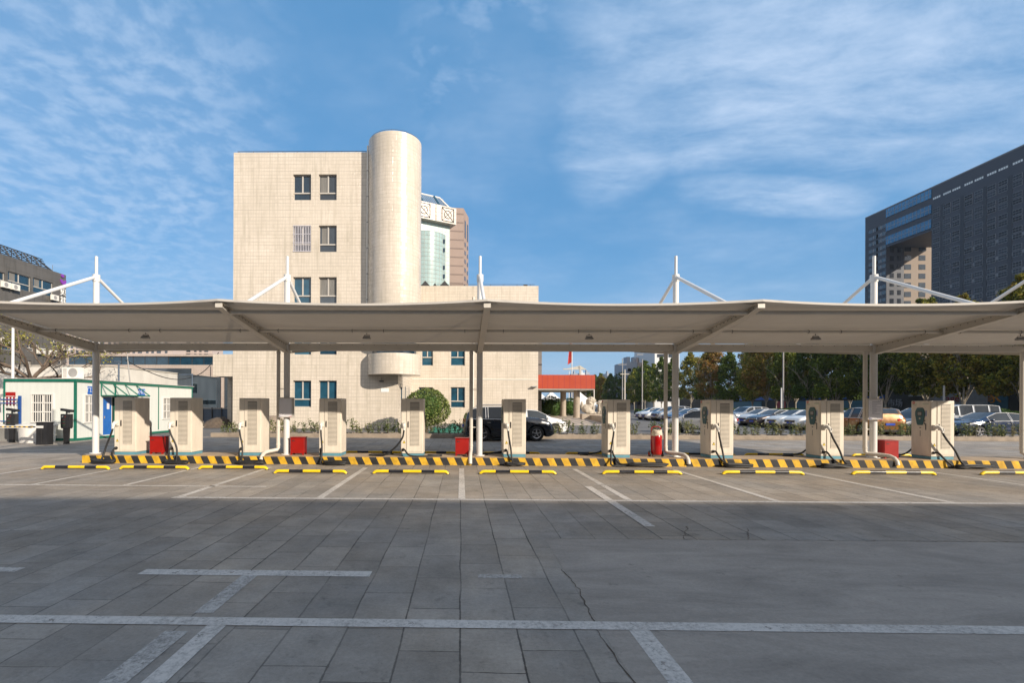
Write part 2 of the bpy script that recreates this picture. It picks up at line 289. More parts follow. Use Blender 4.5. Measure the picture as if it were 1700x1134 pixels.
mat('flag_red', (.38, .02, .012), .7); mat('far_grey', (.30, .33, .38), .8); mat('far_white', (.62, .63, .64), .8); mat('far_pink', (.46, .38, .34), .8); mat('purple', (.22, .045, .36), .4, var=.05)
mat('green_net', (.03, .14, .10), .7); mat('crane_paint', (.45, .42, .36), .6); mat('shop_dark', (.030, .034, .036), .8, var=.5, scale=.3); mat('shop_green', (.012, .035, .028), .6); mat('banner_grey', (.22, .24, .28), .7); mat('orange_sign', (.42, .17, .012), .6); mat('shop_blue', (.03, .12, .18), .6); mat('sign_darkred', (.25, .02, .03), .6); mat('fence_blue', (.075, .105, .15), .6, var=.2)
emit_mat('led_red', (.9, .05, .03), .12); emit_mat('led_green', (.1, .7, .2), .08)
# ---------------------------------------------------------------- mesh helpers
class MB:
    def __init__(s): s.v = []; s.f = []; s.mi = []; s.mats = []
    def mid(s, m):
        m = M[m] if isinstance(m, str) else m
        if m not in s.mats: s.mats.append(m)
        return s.mats.index(m)
    def face(s, pts, m):
        i = len(s.v); s.v += [tuple(p) for p in pts]; s.f.append(tuple(range(i, i+len(pts)))); s.mi.append(s.mid(m)); return s
    def grid(s, rows, m, close=False, pick=None):
        i0 = len(s.v); n = len(rows[0]); k = s.mid(m) if m is not None else None
        for r in rows: s.v += [tuple(p) for p in r]
        for a in range(len(rows)-1):
            for b in range(n if close else n-1):
                if pick and not pick(a, b): continue
                c = (b+1) % n
                s.f.append((i0+a*n+b, i0+a*n+c, i0+(a+1)*n+c, i0+(a+1)*n+b)); s.mi.append(k)
        return s
    def box(s, x0, x1, y0, y1, z0, z1, m, T=None):
        P = [Vector((x, y, z)) for z in (z0, z1) for y in (y0, y1) for x in (x0, x1)]
        if T: P = [T @ p for p in P]
        i = len(s.v); s.v += [tuple(p) for p in P]; k = s.mid(m)
        for f in ((0, 2, 3, 1), (4, 5, 7, 6), (0, 1, 5, 4), (2, 6, 7, 3), (0, 4, 6, 2), (1, 3, 7, 5)):
            s.f.append(tuple(i+q for q in f)); s.mi.append(k)
        return s
    def tube(s, pts, r, m, n=10, cap=True, r1=None):
        pts = [Vector(p) for p in pts]; rows = []; N = len(pts); up = Vector((0, 0, 1))
        d0 = (pts[1]-pts[0]).normalized(); ref = up if abs(d0.z) < .9 else Vector((1, 0, 0))
        for i, p in enumerate(pts):
            d = ((pts[min(i+1, N-1)]-pts[max(i-1, 0)])).normalized()
            a = d.cross(ref)
            if a.length < 1e-4: a = d.cross(Vector((0, 1, 0)))
            a.normalize(); b = d.cross(a)
            ref = a.cross(d)*1.0
            rr = r if r1 is None else r+(r1-r)*i/(N-1)
            if isinstance(r, (list, tuple)): rr = r[i]
            rows.append([p+a*math.cos(2*math.pi*k/n)*rr+b*math.sin(2*math.pi*k/n)*rr for k in range(n)])
        s.grid(rows, m, True)
        if cap: s.face(rows[0][::-1], m); s.face(rows[-1], m)
        return s
    def lathe(s, prof, m, c=(0, 0, 0), n=20, a0=0.0, a1=None, axis='Z'):
        full = a1 is None; a1 = a0+2*math.pi if full else a1; k = n if full else n+1; rows = []
        for r, z in prof:
            row = []
            for i in range(k):
                a = a0+(a1-a0)*i/n; q = (r*math.cos(a), r*math.sin(a), z)
                if axis == 'Y': q = (q[0], q[2], q[1])
                if axis == 'X': q = (q[2], q[0], q[1])
                row.append((c[0]+q[0], c[1]+q[1], c[2]+q[2]))
            rows.append(row)
        return s.grid(rows, m, full)
    def prism(s, poly, d, m):             # extrude a planar polygon by vector d
        poly = [Vector(p) for p in poly]; d = Vector(d); q = [p+d for p in poly]
        s.face(poly[::-1], m); s.face(q, m)
        for i in range(len(poly)):
            j = (i+1) % len(poly); s.face((poly[i], poly[j], q[j], q[i]), m)
        return s
    def build(s, name, parent=None, smooth=None, bevel=0.0, loc=None, label=None):
        me = bpy.data.meshes.new(name); me.from_pydata(s.v, [], s.f)
        for m in s.mats: me.materials.append(m)
        me.polygons.foreach_set('material_index', s.mi)
        bm = bmesh.new(); bm.from_mesh(me); bmesh.ops.remove_doubles(bm, verts=bm.verts, dist=1e-5)
        if bevel:
            bmesh.ops.recalc_face_normals(bm, faces=bm.faces)
            es = [e for e in bm.edges if e.is_manifold and e.calc_face_angle(0) > .6]
            bmesh.ops.bevel(bm, geom=es, offset=bevel, segments=2, affect='EDGES', profile=.6)
        bmesh.ops.recalc_face_normals(bm, faces=bm.faces); bm.to_mesh(me); bm.free()
        if smooth is not None:
            me.polygons.foreach_set('use_smooth', [True]*len(me.polygons)); me.set_sharp_from_angle(angle=R_(smooth))
        o = bpy.data.objects.new(name, me); C.objects.link(o)
        if parent: o.parent = parent
        if loc is not None: o.location = loc
        if label: o['label'] = label
        return o
KIDS = {}
def kids(o): return [c for c in bpy.data.objects if c.parent == o]
def copy_tree(o, parent=None, cmap=None):
    if cmap is None:
        cmap = {}
        for q in bpy.data.objects:
            if q.parent: cmap.setdefault(q.parent.name, []).append(q)
    c = o.copy(); C.objects.link(c)
    if parent: c.parent = parent
    for ch in cmap.get(o.name, []): copy_tree(ch, c, cmap)
    return c
def tag(o, label, cat, group=None):
    o['label'] = label; o['category'] = cat
    if group: o['group'] = group
    elif 'group' in o: del o['group']
    return o
def thing(name, label, cat, loc=(0, 0, 0), rz=0.0, group=None):
    o = bpy.data.objects.new(name, None); C.objects.link(o); o.empty_display_size = .3
    o.location = loc; o.rotation_euler = (0, 0, rz); return tag(o, label, cat, group)
def struct(o): o['kind'] = 'structure'; return o
def wall(mb, f, u0, u1, v0, v1, holes, depth, m, mr=None):
    """wall sheet in plane f(u,v,d) with real recessed openings"""
    us = sorted({u0, u1, *[h[0] for h in holes], *[h[1] for h in holes]}); vs = sorted({v0, v1, *[h[2] for h in holes], *[h[3] for h in holes]})
    for a in range(len(us)-1):
        for b in range(len(vs)-1):
            cu, cv = (us[a]+us[a+1])/2, (vs[b]+vs[b+1])/2
            if any(h[0] < cu < h[1] and h[2] < cv < h[3] for h in holes): continue
            mb.face([f(us[a], vs[b], 0), f(us[a+1], vs[b], 0), f(us[a+1], vs[b+1], 0), f(us[a], vs[b+1], 0)], m)
    for h in holes:
        q = [(h[0], h[2]), (h[1], h[2]), (h[1], h[3]), (h[0], h[3])]
        for i in range(4):
            a, b = q[i], q[(i+1) % 4]
            mb.face([f(*a, 0), f(*b, 0), f(*b, depth), f(*a, depth)], mr or m)
def text_mesh(name, body, size, loc, rot, m, parent=None, depth=.004, align='CENTER'):
    cu = bpy.data.curves.new(name, 'FONT'); cu.body = body; cu.size = size; cu.extrude = depth; cu.align_x = align; cu.align_y = 'CENTER'; cu.resolution_u = 2
    o = bpy.data.objects.new(name, cu); C.objects.link(o)
    me = bpy.data.meshes.new_from_object(o.evaluated_get(bpy.context.evaluated_depsgraph_get())); bpy.data.objects.remove(o); bpy.data.curves.remove(cu)
    me.name = name; me.materials.clear(); me.materials.append(M[m])
    o = bpy.data.objects.new(name, me); C.objects.link(o); o.location = loc; o.rotation_euler = rot
    if parent: o.parent = parent
    return o
# ---------------------------------------------------------------- ground
def sheet(name, x0, x1, y0, y1, z, m):
    return struct(MB().face([(x0, y0, z), (x1, y0, z), (x1, y1, z), (x0, y1, z)], m).build(name))
sheet('ground', -900, 900, -600, 1600, -.012, 'asphalt')
sheet('paved_yard', -60, 60, -30, 25.2, 0, 'paving')
sheet('car_park', -10, 90, 26.5, 140, -.004, 'lot_asphalt')
sheet('concrete_patch', 1.1, 30, -12, 6.32, .002, 'concrete_patch')
def gline(x0, x1, y0, y1, m='line_white', z=.004): return sheet('painted_line', x0, x1, y0, y1, z, m)
gline(-5.35, 40, 8.80, 8.93)
gline(-30, -4.1, 10.05, 10.15)
for x in (-11.3, -9.15, -7.15): gline(x-.06, x+.06, 10.15, 13.2)
for x in (-5.25, -2.62, 0.02, 3.10, 5.80, 8.95, 12.6, 15.6): gline(x-.065, x+.065, 8.93, 13.2)
gline(-13, 20, 13.20, 13.25, 'line_worn')
gline(2.9, 3.6, 10.55, 10.62, 'line_worn'); gline(2.66, 2.81, 7.0, 10.4, 'line_white', .0035)
gline(-9, 14, 3.76, 3.90, 'line_white', .006)
gline(-3.3, -.92, 4.86, 5.02); gline(-8, -4.6, 4.9, 5.03); gline(.18, .62, 4.86, 4.96, 'line_worn')
gline(-2.22, -2.06, 3.98, 4.86, 'line_worn'); gline(-2.26, -2.08, 1.5, 3.66, 'line_worn'); gline(-1.99, -1.84, 1.5, 3.76); gline(1.31, 1.47, 1.5, 3.76, 'line_white', .004)
def crack(pts, w, seed):                  # open joint between slabs and poured concrete
    r = random.Random(seed); a = []; b = []
    for (x0, y0), (x1, y1) in zip(pts, pts[1:]):
        n = max(2, int(math.hypot(x1-x0, y1-y0)/.05))
        for k in range(n):
            q = k/n; x, y = x0+(x1-x0)*q+r.gauss(0, .008), y0+(y1-y0)*q+r.gauss(0, .008); h = w*r.uniform(.25, 1.0); dx, dy = (h, 0) if abs(y1-y0) > abs(x1-x0) else (0, h)
            a.append((x-dx, y-dy, .0045)); b.append((x+dx, y+dy, .0045))
    struct(MB().grid([a, b], 'soil').build('paving_crack'))
crack([(1.08, 1.5), (1.12, 2.6), (1.06, 3.7), (1.12, 4.6), (1.08, 5.2)], .007, 1); crack([(2.9, 6.34), (3.3, 7.05)], .008, 2); crack([(3.75, 6.34), (4.1, 6.95)], .007, 3); crack([(1.1, 6.33), (9, 6.35), (16, 6.33)], .006, 4)
# island kerb painted in slanted yellow and black bands
IX0, IX1, IY0, IY1, IZ = G(122, 771).x, 26.0, 13.90, 15.05, .22
def island():
    mb = MB(); mb.box(IX0+.012, IX1, IY0+.012, IY1-.012, 0, IZ, 'island_top')
    p, sl = .41, .10; x = IX0
    i = 0
    for yy, sgn in ((IY0, 1), (IY1, -1)):
        x = IX0; i = 0
        while x < IX1:
            w = p/2; m = 'kerb_yellow' if i % 2 == 0 else 'kerb_black'
            a, b = x, min(x+w, IX1)
            y2 = yy+sgn*.012
            t0, t1 = (a, b); b0, b1 = (a+sl if i else a), b+sl
            P = [(b0, yy-sgn*.0, .0), (b1, yy, .0), (t1, yy, IZ-.008), (t0, yy, IZ-.008)]
            mb.face(P if sgn > 0 else P[::-1], m); mb.face([(t0, yy, IZ-.008), (t1, yy, IZ-.008), (t1, y2+sgn*.03, IZ+.003), (t0, y2+sgn*.03, IZ+.003)], m)
            x += w; i += 1
    mb.face([(IX0, IY0, 0), (IX0, IY1, 0), (IX0, IY1, IZ-.008), (IX0, IY0, IZ-.008)], 'kerb_yellow')
    return struct(mb.build('traffic_island'))
island()
# kerbed shrub bed behind the road
BX0 = G(340, 727).x
struct(MB().box(BX0, 60, 25.0, 25.22, 0, .22, 'kerb_stone').build('bed_kerb', bevel=.02))
struct(MB().box(BX0, 60, 25.22, 26.35, 0, .15, 'soil').box(BX0, 60, 26.35, 26.5, 0, .2, 'kerb_stone').build('planting_bed'))
# ---------------------------------------------------------------- canopy
CY, TY, BY = 14.5, 10.36, 18.64
COLX = [A(px, 700, CY).x for px in (159, 476, 796, 1121, 1450, 1712)]
ZV, ZT = 3.58, 3.97
def canopy():
    c = thing('canopy', 'long cream tensile canopy on white posts with masts and stays over the charging island', 'canopy', (COLX[0], CY, 0))
    off = -COLX[0]
    def L(x, y, z): return (x+off, y-CY, z)
    for i, X in enumerate(COLX):
        MB().tube([L(X, CY, IZ), L(X, CY, 3.40)], .09, 'white_steel', 20).lathe([(.16, IZ), (.16, IZ+.02), (.09, IZ+.02)], 'white_steel', L(X, CY, 0)).build('post', c, 40)
        mm = MB(); mm.tube([L(X, CY, 3.4), L(X, CY, 5.60)], .082, 'white_steel', 20).tube([L(X, CY, 5.45), L(X, CY, 5.66)], .10, 'white_steel', 20).tube([L(X, CY, 5.6), L(X, CY, 6.22)], .042, 'white_steel', 14).build('mast', c, 40)
        for s in (-1, 1):
            MB().tube([L(X, CY+s*.09, 5.56), L(X, CY+s*3.35, 3.93)], .048, 'white_steel', 12).build('stay', c, 40)
            # tapered I-section rafter
            mb = MB(); N = 12; tf = .014
            for k in range(N):
                def st(q):
                    t = q/N; y = CY+s*(.05+4.05*t); zt = 3.56+.37*t+.03*t*t; dep = .27-.13*t; 
                    if t > .97: dep = .11
                    return y, zt, dep
                y0, z0, d0 = st(k); y1, z1, d1 = st(k+1)
                for (w, za0, za1, zb0, zb1) in ((.075, z0, z1, z0-tf, z1-tf), (.075, z0-d0+tf, z1-d1+tf, z0-d0, z1-d1), (.006, z0-tf, z1-tf, z0-d0+tf, z1-d1+tf)):
                    a = [L(X-w, y0, za0), L(X+w, y0, za0), L(X+w, y1, za1), L(X-w, y1, za1)]; b = [L(X-w, y0, zb0), L(X+w, y0, zb0), L(X+w, y1, zb1), L(X-w, y1, zb1)]
                    mb.face(a, 'cream_steel'); mb.face(b[::-1], 'cream_steel')
                    mb.face([a[0], a[3], b[3], b[0]], 'cream_steel'); mb.face([a[1], b[1], b[2], a[2]], 'cream_steel')
                for sx in (-1, 1):            # bolt heads along the top
                    for q in (.25, .75):
                        yb = y0+(y1-y0)*q; zb = z0+(z1-z0)*q-.04
                        mb.tube([L(X+sx*.006, yb, zb), L(X+sx*.016, yb, zb)], .011, 'dark_steel', 6)
            yT, zT, dT = CY+s*4.10, 3.56+.37+.03, .14
            mb.box(*(X+off-.075, X+off+.075), *sorted((yT-CY, yT-CY+s*.02)), zT-.115, zT+.01, 'cream_steel')
            mb.build('rafter', c)
            MB().box(X+off-.24, X+off+.24, *sorted((yT-CY-s*.25, yT-CY+s*.02)), zT+.03, zT+.045, 'white_steel').tube([L(X-.16, yT, zT+.045), L(X+.16, yT, zT+.045)], .02, 'white_steel', 8).build('clamp_plate', c)
    for i in range(5):
        a, b = COLX[i], COLX[i+1]
        mb = MB().box(a+off+.09, b+off-.09, -.06, .06, 3.37, 3.555, 'cream_steel')
        k = a+.35
        while k < b-.2: mb.tube([L(k, CY-.06, 3.535), L(k, CY-.07, 3.535)], .009, 'dark_steel', 6); k += .33
        mb.build('valley_beam', c)
        for s in (-1, 1):
            for (yo, dz, r) in ((3.72, -.105, .05), (2.05, -.10, .038)):
                t = yo/4.1; z = 3.56+.37*t+.03*t*t+dz
                MB().tube([L(a+.008, CY+s*yo, z), L(b-.008, CY+s*yo, z)], r, 'cream_steel', 14).build('purlin', c, 40)
            mb = MB(); t = .5; z = 3.56+.185+.0075-.10
            for q in (.09, .42, .56, .92):
                xx = a+(b-a)*q; mb.lathe([(.042, -.006), (.047, -.006), (.047, .006), (.042, .006)], 'dark_steel', L(xx, CY+s*2.05, z), 12, axis='X')
            mb.build('pipe_clip', c)
            NU, NV = 26, 14; rows = []
            for v in range(NV+1):
                t = v/NV; row = []
                for u in range(NU+1):
                    q = u/NU; sag = 4*q*(1-q)
                    x = a+(b-a)*q; ex = 4.14-.20*sag*1.0
                    y = CY+s*(.03+ex*t); z = ZV+.02+(ZT-ZV+.03)*(t*.94+.06*t*t)-.055*sag*t-.05*sag*math.sin(math.pi*t)
                    row.append(L(x, y, z))
                rows.append(row)
            mb = MB().grid(rows, 'fabric')
            e = rows[-1]; mb.grid([e, [(p[0], p[1]+s*.01, p[2]-.05) for p in e]], 'fabric')
            mb.build('membrane', c, 60)
    for i, px in enumerate((462, 782, 1105, 1436, 1697)):       # rain pipes with offset foot
        X = A(px, 700, CY).x; r = .055
        if i == 0: ft = [L(X, CY, 3.36), L(X, CY, .55), L(X, CY, .42), L(X-.03, CY-.02, .36), L(X-.22, CY-.25, .33), L(X-.27, CY-.32, .30), L(X-.27, CY-.45, .27), L(X-.27, CY-.56, .20), L(X-.27, CY-.60, .12)]
        elif i == 1: ft = [L(X, CY, 3.36), L(X, CY, .50), L(X, CY-.02, .40), L(X-.02, CY-.3, .32), L(X-.03, CY-.5, .28), L(X-.03, CY-.62, .18), L(X-.03, CY-.65, .05)]
        else: ft = [L(X, CY, 3.36), L(X, CY, .52), L(X+.01, CY, .40), L(X+.06, CY-.03, .355), L(X+.28, CY-.28, .335), L(X+.36, CY-.42, .32), L(X+.38, CY-.55, .27), L(X+.39, CY-.62, .18), L(X+.39, CY-.64, .08)]
        mb = MB().tube(ft, r, 'cream_steel', 14)
        for zz in (3.28, 1.05, .5): mb.tube([L(X, CY, zz), L(X, CY, zz+.05)], r+.008, 'cream_steel', 14)
        mb.box(X+off, COLX[i+1]+off, -.008, .008, 1.06, 1.08, 'cream_steel').box(X+off, COLX[i+1]+off, -.008, .008, 2.2, 2.22, 'cream_steel')
        mb.build('drainpipe', c, 40)
canopy()
# flood lamps hanging from the middle pipe
def flood():
    t = thing('floodlight', 'x', 'floodlight')
    MB().tube([(0, 0, 0), (0, 0, -.06)], .012, 'dark_steel', 8).tube([(-.13, 0, -.12), (-.11, 0, -.07), (0, 0, -.055), (.11, 0, -.07), (.13, 0, -.12)], .008, 'dark_steel', 6).build('bracket', t)
    mb = MB().prism([(-.12, -.08, -.12), (.12, -.08, -.12), (.17, -.11, -.19), (-.17, -.11, -.19)], (0, .17, 0), 'grey_plastic')
    for k in range(7): mb.box(-.10+k*.033, -.09+k*.033, -.06, .06, -.12, -.095, 'dark_steel')
    mb.build('housing', t); MB().box(-.15, .15, -.10, .05, -.196, -.191, 'grey_plastic').build('lens', t)
    return t
fl0 = flood()
for i, (px, lb) in enumerate(((242, 'dark floodlight hanging from the canopy pipe in the leftmost bay'), (609, 'dark floodlight hanging from the canopy pipe in front of the round tower'), (978, 'dark floodlight hanging from the canopy pipe in the middle bay, above the orange porch'), (1354, 'dark floodlight hanging from the canopy pipe above the row of parked white cars'), (1694, 'dark floodlight cut off by the right edge of the photo'))):
    o = fl0 if i == 0 else copy_tree(fl0); o.location = A(px, 551, CY-2.05); o.location.z = 3.60; o.scale = (.62, .62, .8); tag(o, lb, 'floodlight', 'floodlights under the canopy')
# ---------------------------------------------------------------- chargers
def spline(P, n=8):
    P = [Vector(p) for p in P]; P = [P[0]*2-P[1]]+P+[P[-1]*2-P[-2]]; out = []
    for i in range(1, len(P)-2):
        for k in range(n):
            t = k/n; a, b, c, d = P[i-1:i+3]
            out.append(.5*((2*b)+(c-a)*t+(2*a-5*b+4*c-d)*t*t+(3*b-a-3*c+d)*t**3))
    out.append(P[-2]); return out
CW, CD, CH = .655, .62, 1.70
def charger():
    t = thing('charger', 'x', 'charging cabinet')
    MB().box(0, CW, 0, CD, .085, CH, 'cabinet').build('cabinet', t, bevel=.012)
    MB().box(.008, CW-.008, .008, CD-.008, 0, .085, 'teal').box(.004, CW-.004, .004, CD-.004, .080, .086, 'teal_dark').build('plinth', t)
    for s in (0, 1):                                                        # front and rear doors
        def Y(d): return -d if s == 0 else CD+d
        def X(x): return x if s == 0 else CW-x
        def bx(mb, x0, x1, d0, d1, z0, z1, m): return mb.box(*sorted((X(x0), X(x1))), *sorted((Y(d0), Y(d1))), z0, z1, m)
        mb = MB(); bx(mb, .165, .632, .001, .012, .13, 1.66, 'cabinet'); bx(mb, .155, .160, .0005, .002, .10, CH-.02, 'grey_plastic'); d = mb.build('door', t, bevel=.004)
        mb = MB(); bx(mb, .262, .535, .012, .014, .31, 1.60, 'louvre')  # dark backing colour paints in depth and shade between the slats
        for k in range(34):
            z = .325+k*.0375; 
            q = [(X(.268), Y(.014), z), (X(.529), Y(.014), z), (X(.529), Y(.026), z-.012), (X(.268), Y(.026), z-.012)]
            mb.prism(q, (0, 0, .006), 'cabinet')
        mb.build('louvre', d)
        mb = MB(); bx(mb, .195, .225, .012, .024, .85, 1.03, 'black_plastic'); bx(mb, .200, .220, .024, .036, .87, .99, 'black_plastic'); mb.build('handle', d, bevel=.003)
        # plug holster and gun
        mb = MB(); bx(mb, .035, .145, 0, .05, .86, 1.00, 'white_plastic')
        ax = 'Y'; cx = X(.09)
        mb.lathe([(.062, Y(.05)), (.066, Y(.09)), (.052, Y(.09)), (.045, Y(.06))], 'white_plastic', (cx, 0, .95), 18, axis='Y'); h = mb.build('plug_holder', t, 40)
        sx = 1 if s == 0 else -1
        mb = MB().tube([(cx, Y(.06), .95), (cx+sx*.0, Y(.13), .94), (cx+sx*.01, Y(.18), .90), (cx+sx*.02, Y(.21), .83), (cx+sx*.02, Y(.215), .78)], [.046, .052, .046, .036, .030], 'white_plastic', 12)
        mb.tube([(cx+sx*.01, Y(.16), .945), (cx+sx*.035, Y(.235), .90), (cx+sx*.04, Y(.25), .84)], .011, 'white_plastic', 8).build('plug', h, 50)
        mb = MB().lathe([(.04, Y(0.0)), (.045, Y(.03)), (.03, Y(.035)), (.024, Y(.01))], 'black_plastic', (X(.07), 0, .20), 14, axis='Y').build('cable_gland', t, 40)
        z = .42; mb = MB(); pr = lambda pts, d0, d1, m: mb.prism([(X(a), Y(d0), b) for a, b in pts], (0, Y(d1)-Y(d0), 0), m)
        pr([(.045, .385), (.135, .385), (.09, .47)], .001, .004, 'black_plastic'); pr([(.056, .392), (.124, .392), (.09, .456)], .004, .005, 'sign_yellow')
        pr([(.095, .447), (.080, .418), (.089, .420), (.084, .397), (.100, .426), (.091, .425)], .005, .006, 'black_plastic'); mb.build('warning_sign', t)
    # operator side, facing -X
    mb = MB().box(-.012, -.001, .03, CD-.03, .13, 1.66, 'cabinet'); sdr = mb.build('side_panel', t, bevel=.004)
    cy = .32; shp = [(-.065, .985), (.065, .985), (.095, 1.02), (.150, 1.30), (.145, 1.38), (.10, 1.475), (.07, 1.50), (-.07, 1.50), (-.10, 1.475), (-.145, 1.38), (-.150, 1.30), (-.095, 1.02)]
    sh = MB().prism([(-.012, cy+a, b) for a, b in shp], (-.018, 0, 0), 'teal_dark').build('screen_panel', t, bevel=.004)
    MB().box(-.034, -.030, cy-.075, cy+.075, 1.26, 1.385, 'black_plastic').box(-.036, -.034, cy-.055, cy+.055, 1.28, 1.365, 'grey_plastic').build('screen', sh)
    MB().lathe([(.0, -.036), (.022, -.036), (.026, -.030)], 'hose_cloth', (0, cy, 1.18), 14, axis='X').build('button', sh)
    MB().box(-.016, -.012, .135, .165, .85, 1.03, 'black_plastic').box(-.016, -.012, .165, .195, 1.09, 1.14, 'black_plastic').box(-.016, -.012, .165, .195, 1.01, 1.06, 'black_plastic').build('card_reader', sdr)
    MB().box(-.0145, -.012, .13, .155, 1.25, 1.42, 'blue_sign').build('sticker', sdr); MB().box(-.0145, -.012, cy-.03, cy+.03, .90, .925, 'black_plastic').build('badge', sdr); MB().box(-.0145, -.012, cy-.012, cy+.012, .66, .83, 'louvre').build('vent_strip', sdr); MB().box(-.0145, -.012, .06, .25, 1.625, 1.632, 'text_grey').box(-.0145, -.012, .06, .26, 1.595, 1.602, 'text_green').build('caption', sdr); MB().box(-.0145, -.012, .42, .58, 1.595, 1.602, 'text_green').box(-.0145, -.012, .43, .57, 1.565, 1.572, 'text_grey').build('caption', sdr)
    mb = MB(); 
    mb.lathe([(.028, -.0145), (.040, -.0145), (.040, -.012), (.028, -.012)], 'text_red', (0, .53, 1.645), 18, axis='X').box(-.0145, -.012, .526, .534, 1.61, 1.68, 'text_red').box(-.0145, -.012, .505, .555, 1.648, 1.654, 'text_red').build('emblem', sdr)
    MB().tube([(.33, .2, CH), (.33, .2, CH+.09)], .012, 'black_plastic', 8).build('antenna', t)
    return t
ch0 = charger()
CHY = 14.16
CHPX = [190, 282, 397, 530, 666, 836, 1009, 1180, 1363, 1546]
CHL = ['leftmost white charging cabinet, in front of the blue office door', 'white charging cabinet just right of the leftmost red box, before the green framed office', 'white charging cabinet left of the post that carries the blank notice box', 'white charging cabinet in front of the blue ground floor windows of the tiled building',
       'white charging cabinet with the round clipped tree right behind it', 'white charging cabinet standing in front of the black off-roader', 'white charging cabinet between the orange porch and the red wheeled extinguisher', 'white charging cabinet with teal screen panel, first to the right of the red wheeled extinguisher',
       'white charging cabinet with teal screen panel, left of the post with the printed notice', 'rightmost white charging cabinet, in front of the dark saloon']
CHG = []
for i, px in enumerate(CHPX):
    o = ch0 if i == 0 else copy_tree(ch0)
    o.location = (A(px, 700, CHY).x, CHY, IZ); tag(o, CHL[i], 'charging cabinet', 'charging cabinets on the striped island'); CHG.append(o)
    if i in (6, 7, 8, 9, 0, 1, 4):
        for k in kids(o):
            if k.name.startswith('antenna'): bpy.data.objects.remove(k)
# charging cables of each cabinet, lying over the kerb in loops
def cable(parent, plug, hang, coil_x, coil_w, gland_side=1, seed=0):
    r = random.Random(seed); gz = -IZ+.025
    P = [plug, (plug[0]+hang*.25, plug[1]-.01, .60), (plug[0]+hang*.8, plug[1]-.02, .28), (plug[0]+hang, -.30, .0), (plug[0]+hang*1.05, -.42, gz+.02)]
    for k in range(11):
        a = math.pi*.9+k*math.pi*2/4.6; w = coil_w*(.85+.25*r.random())/2
        P.append((coil_x+math.cos(a)*w, -.45+math.sin(a)*.10*(.8+.4*r.random()), gz+.008*k+.02*r.random()+.004))
    P += [(.18*gland_side+.09, -.38, gz+.05), (.12, -.26, .05), (.09, -.12, .20), (.07, -.015, .20)]
    MB().tube(spline(P, 7), .026, 'rubber', 8).build('charging_cable', parent, 60)
cs = [(-.22, .0, .7), (.28, .45, .8), (.12, .55, .85), (.05, .60, .75), None, (.10, .30, .6), (-.10, 1.0, 1.1), (.12, .55, .9), (.30, .10, .85), (.42, .75, 1.0)]
for i, o in enumerate(CHG):
    if cs[i]: cable(o, (.11, -.215, .79), cs[i][0], cs[i][1], cs[i][2], seed=i)
o = CHG[4]   # this one sags to the left onto the island and loops to the right behind
MB().tube(spline([(.11, -.215, .79), (.06, -.23, .55), (-.15, -.2, .28), (-.45, -.12, .06), (-.75, .0, .022), (-.95, .1, .022), (-.85, .25, .022), (-.5, .25, .022), (-.3, .45, .022)], 8), .026, 'rubber', 8).build('charging_cable', o, 60)
MB().tube(spline([(.07, -.015, .20), (.12, -.12, .20), (.25, -.17, .06), (.45, -.18, .022), (.85, -.1, .022), (1.15, .0, .022), (1.1, .14, .024), (.8, .10, .03), (.9, -.02, .045), (1.2, .10, .03)], 8), .026, 'rubber', 8).build('charging_cable', o, 60)
for i in (0, 2, 3, 5, 6, 8, 9):   # rear cables that hang over the far side
    sx = -1 if i > 4 else 1; bx = CW-.09
    P = [(bx-.02, CD+.215, .79), (bx-.10, CD+.22, .5), (bx-.5, CD+.2, .12), (bx-.85, CD+.2, .03), (bx-1.1, CD+.15, .022), (bx-1.2, CD+.02, .022), (bx-1.0, CD-.1, .022)]
    if sx > 0: P = [(bx-.02, CD+.215, .79), (bx-.02, CD+.24, .4), (bx-.05, CD+.3, .0), (bx-.1, CD+.42, -.18), (bx+.3, CD+.5, -.19), (bx+.1, CD+.6, -.19)]
    MB().tube(spline(P, 7), .026, 'rubber', 8).build('charging_cable', CHG[i], 60)
# ---------------------------------------------------------------- wheel stops
def stop():
    t = thing('wheel_stop', 'x', 'wheel stop'); L = 2.05; h = .064; r = .038
    xs = [0, .42, .82, 1.32, 1.68, L]
    cols = ['yellow_paint', 'black_paint', 'yellow_paint', 'black_paint', 'yellow_paint']
    ends = [[(0, 0, 0), (.02, 0, .03), (.06, 0, .056), (.11, 0, h), (.42, 0, h)], [(1.68, 0, h), (L-.11, 0, h), (L-.06, 0, .056), (L-.02, 0, .03), (L, 0, 0)]]
    MB().tube(ends[0], r, 'yellow_paint', 12).lathe([(.055, 0), (.055, .008), (0, .008)], 'dark_steel', (0, 0, 0)).build('bar_end', t, 50)
    MB().tube(ends[1], r, 'yellow_paint', 12).lathe([(.055, 0), (.055, .008), (0, .008)], 'dark_steel', (L, 0, 0)).build('bar_end', t, 50)
    mb = MB()
    for k in (1, 2, 3): mb.tube([(xs[k], 0, h), (xs[k+1], 0, h)], r, cols[k], 12)
    mb.build('bar', t, 50); return t
ws0 = stop()
ST = [(66, 189, 'first'), (196, 320, 'second'), (327, 450, 'third'), (452, 580, 'fourth'), (616, 748, 'fifth'), (793, 925, 'sixth'), (997, 1132, 'seventh'), (1196, 1333, 'eighth'), (1411, 1550, 'ninth'), (1625, 1762, 'tenth')]
for i, (a, b, nm) in enumerate(ST):
    o = ws0 if i == 0 else copy_tree(ws0); y = 779.5 if i < 3 else 786.5+.4*(i-3); p = G(a+4, y); q = G(b-4, y); o.location = (p.x, p.y, .004); o.scale.x = (q.x-p.x)/2.05
    tag(o, f'yellow and black steel wheel stop, {nm} from the left in the front row', 'wheel stop', 'wheel stops in front of the island')
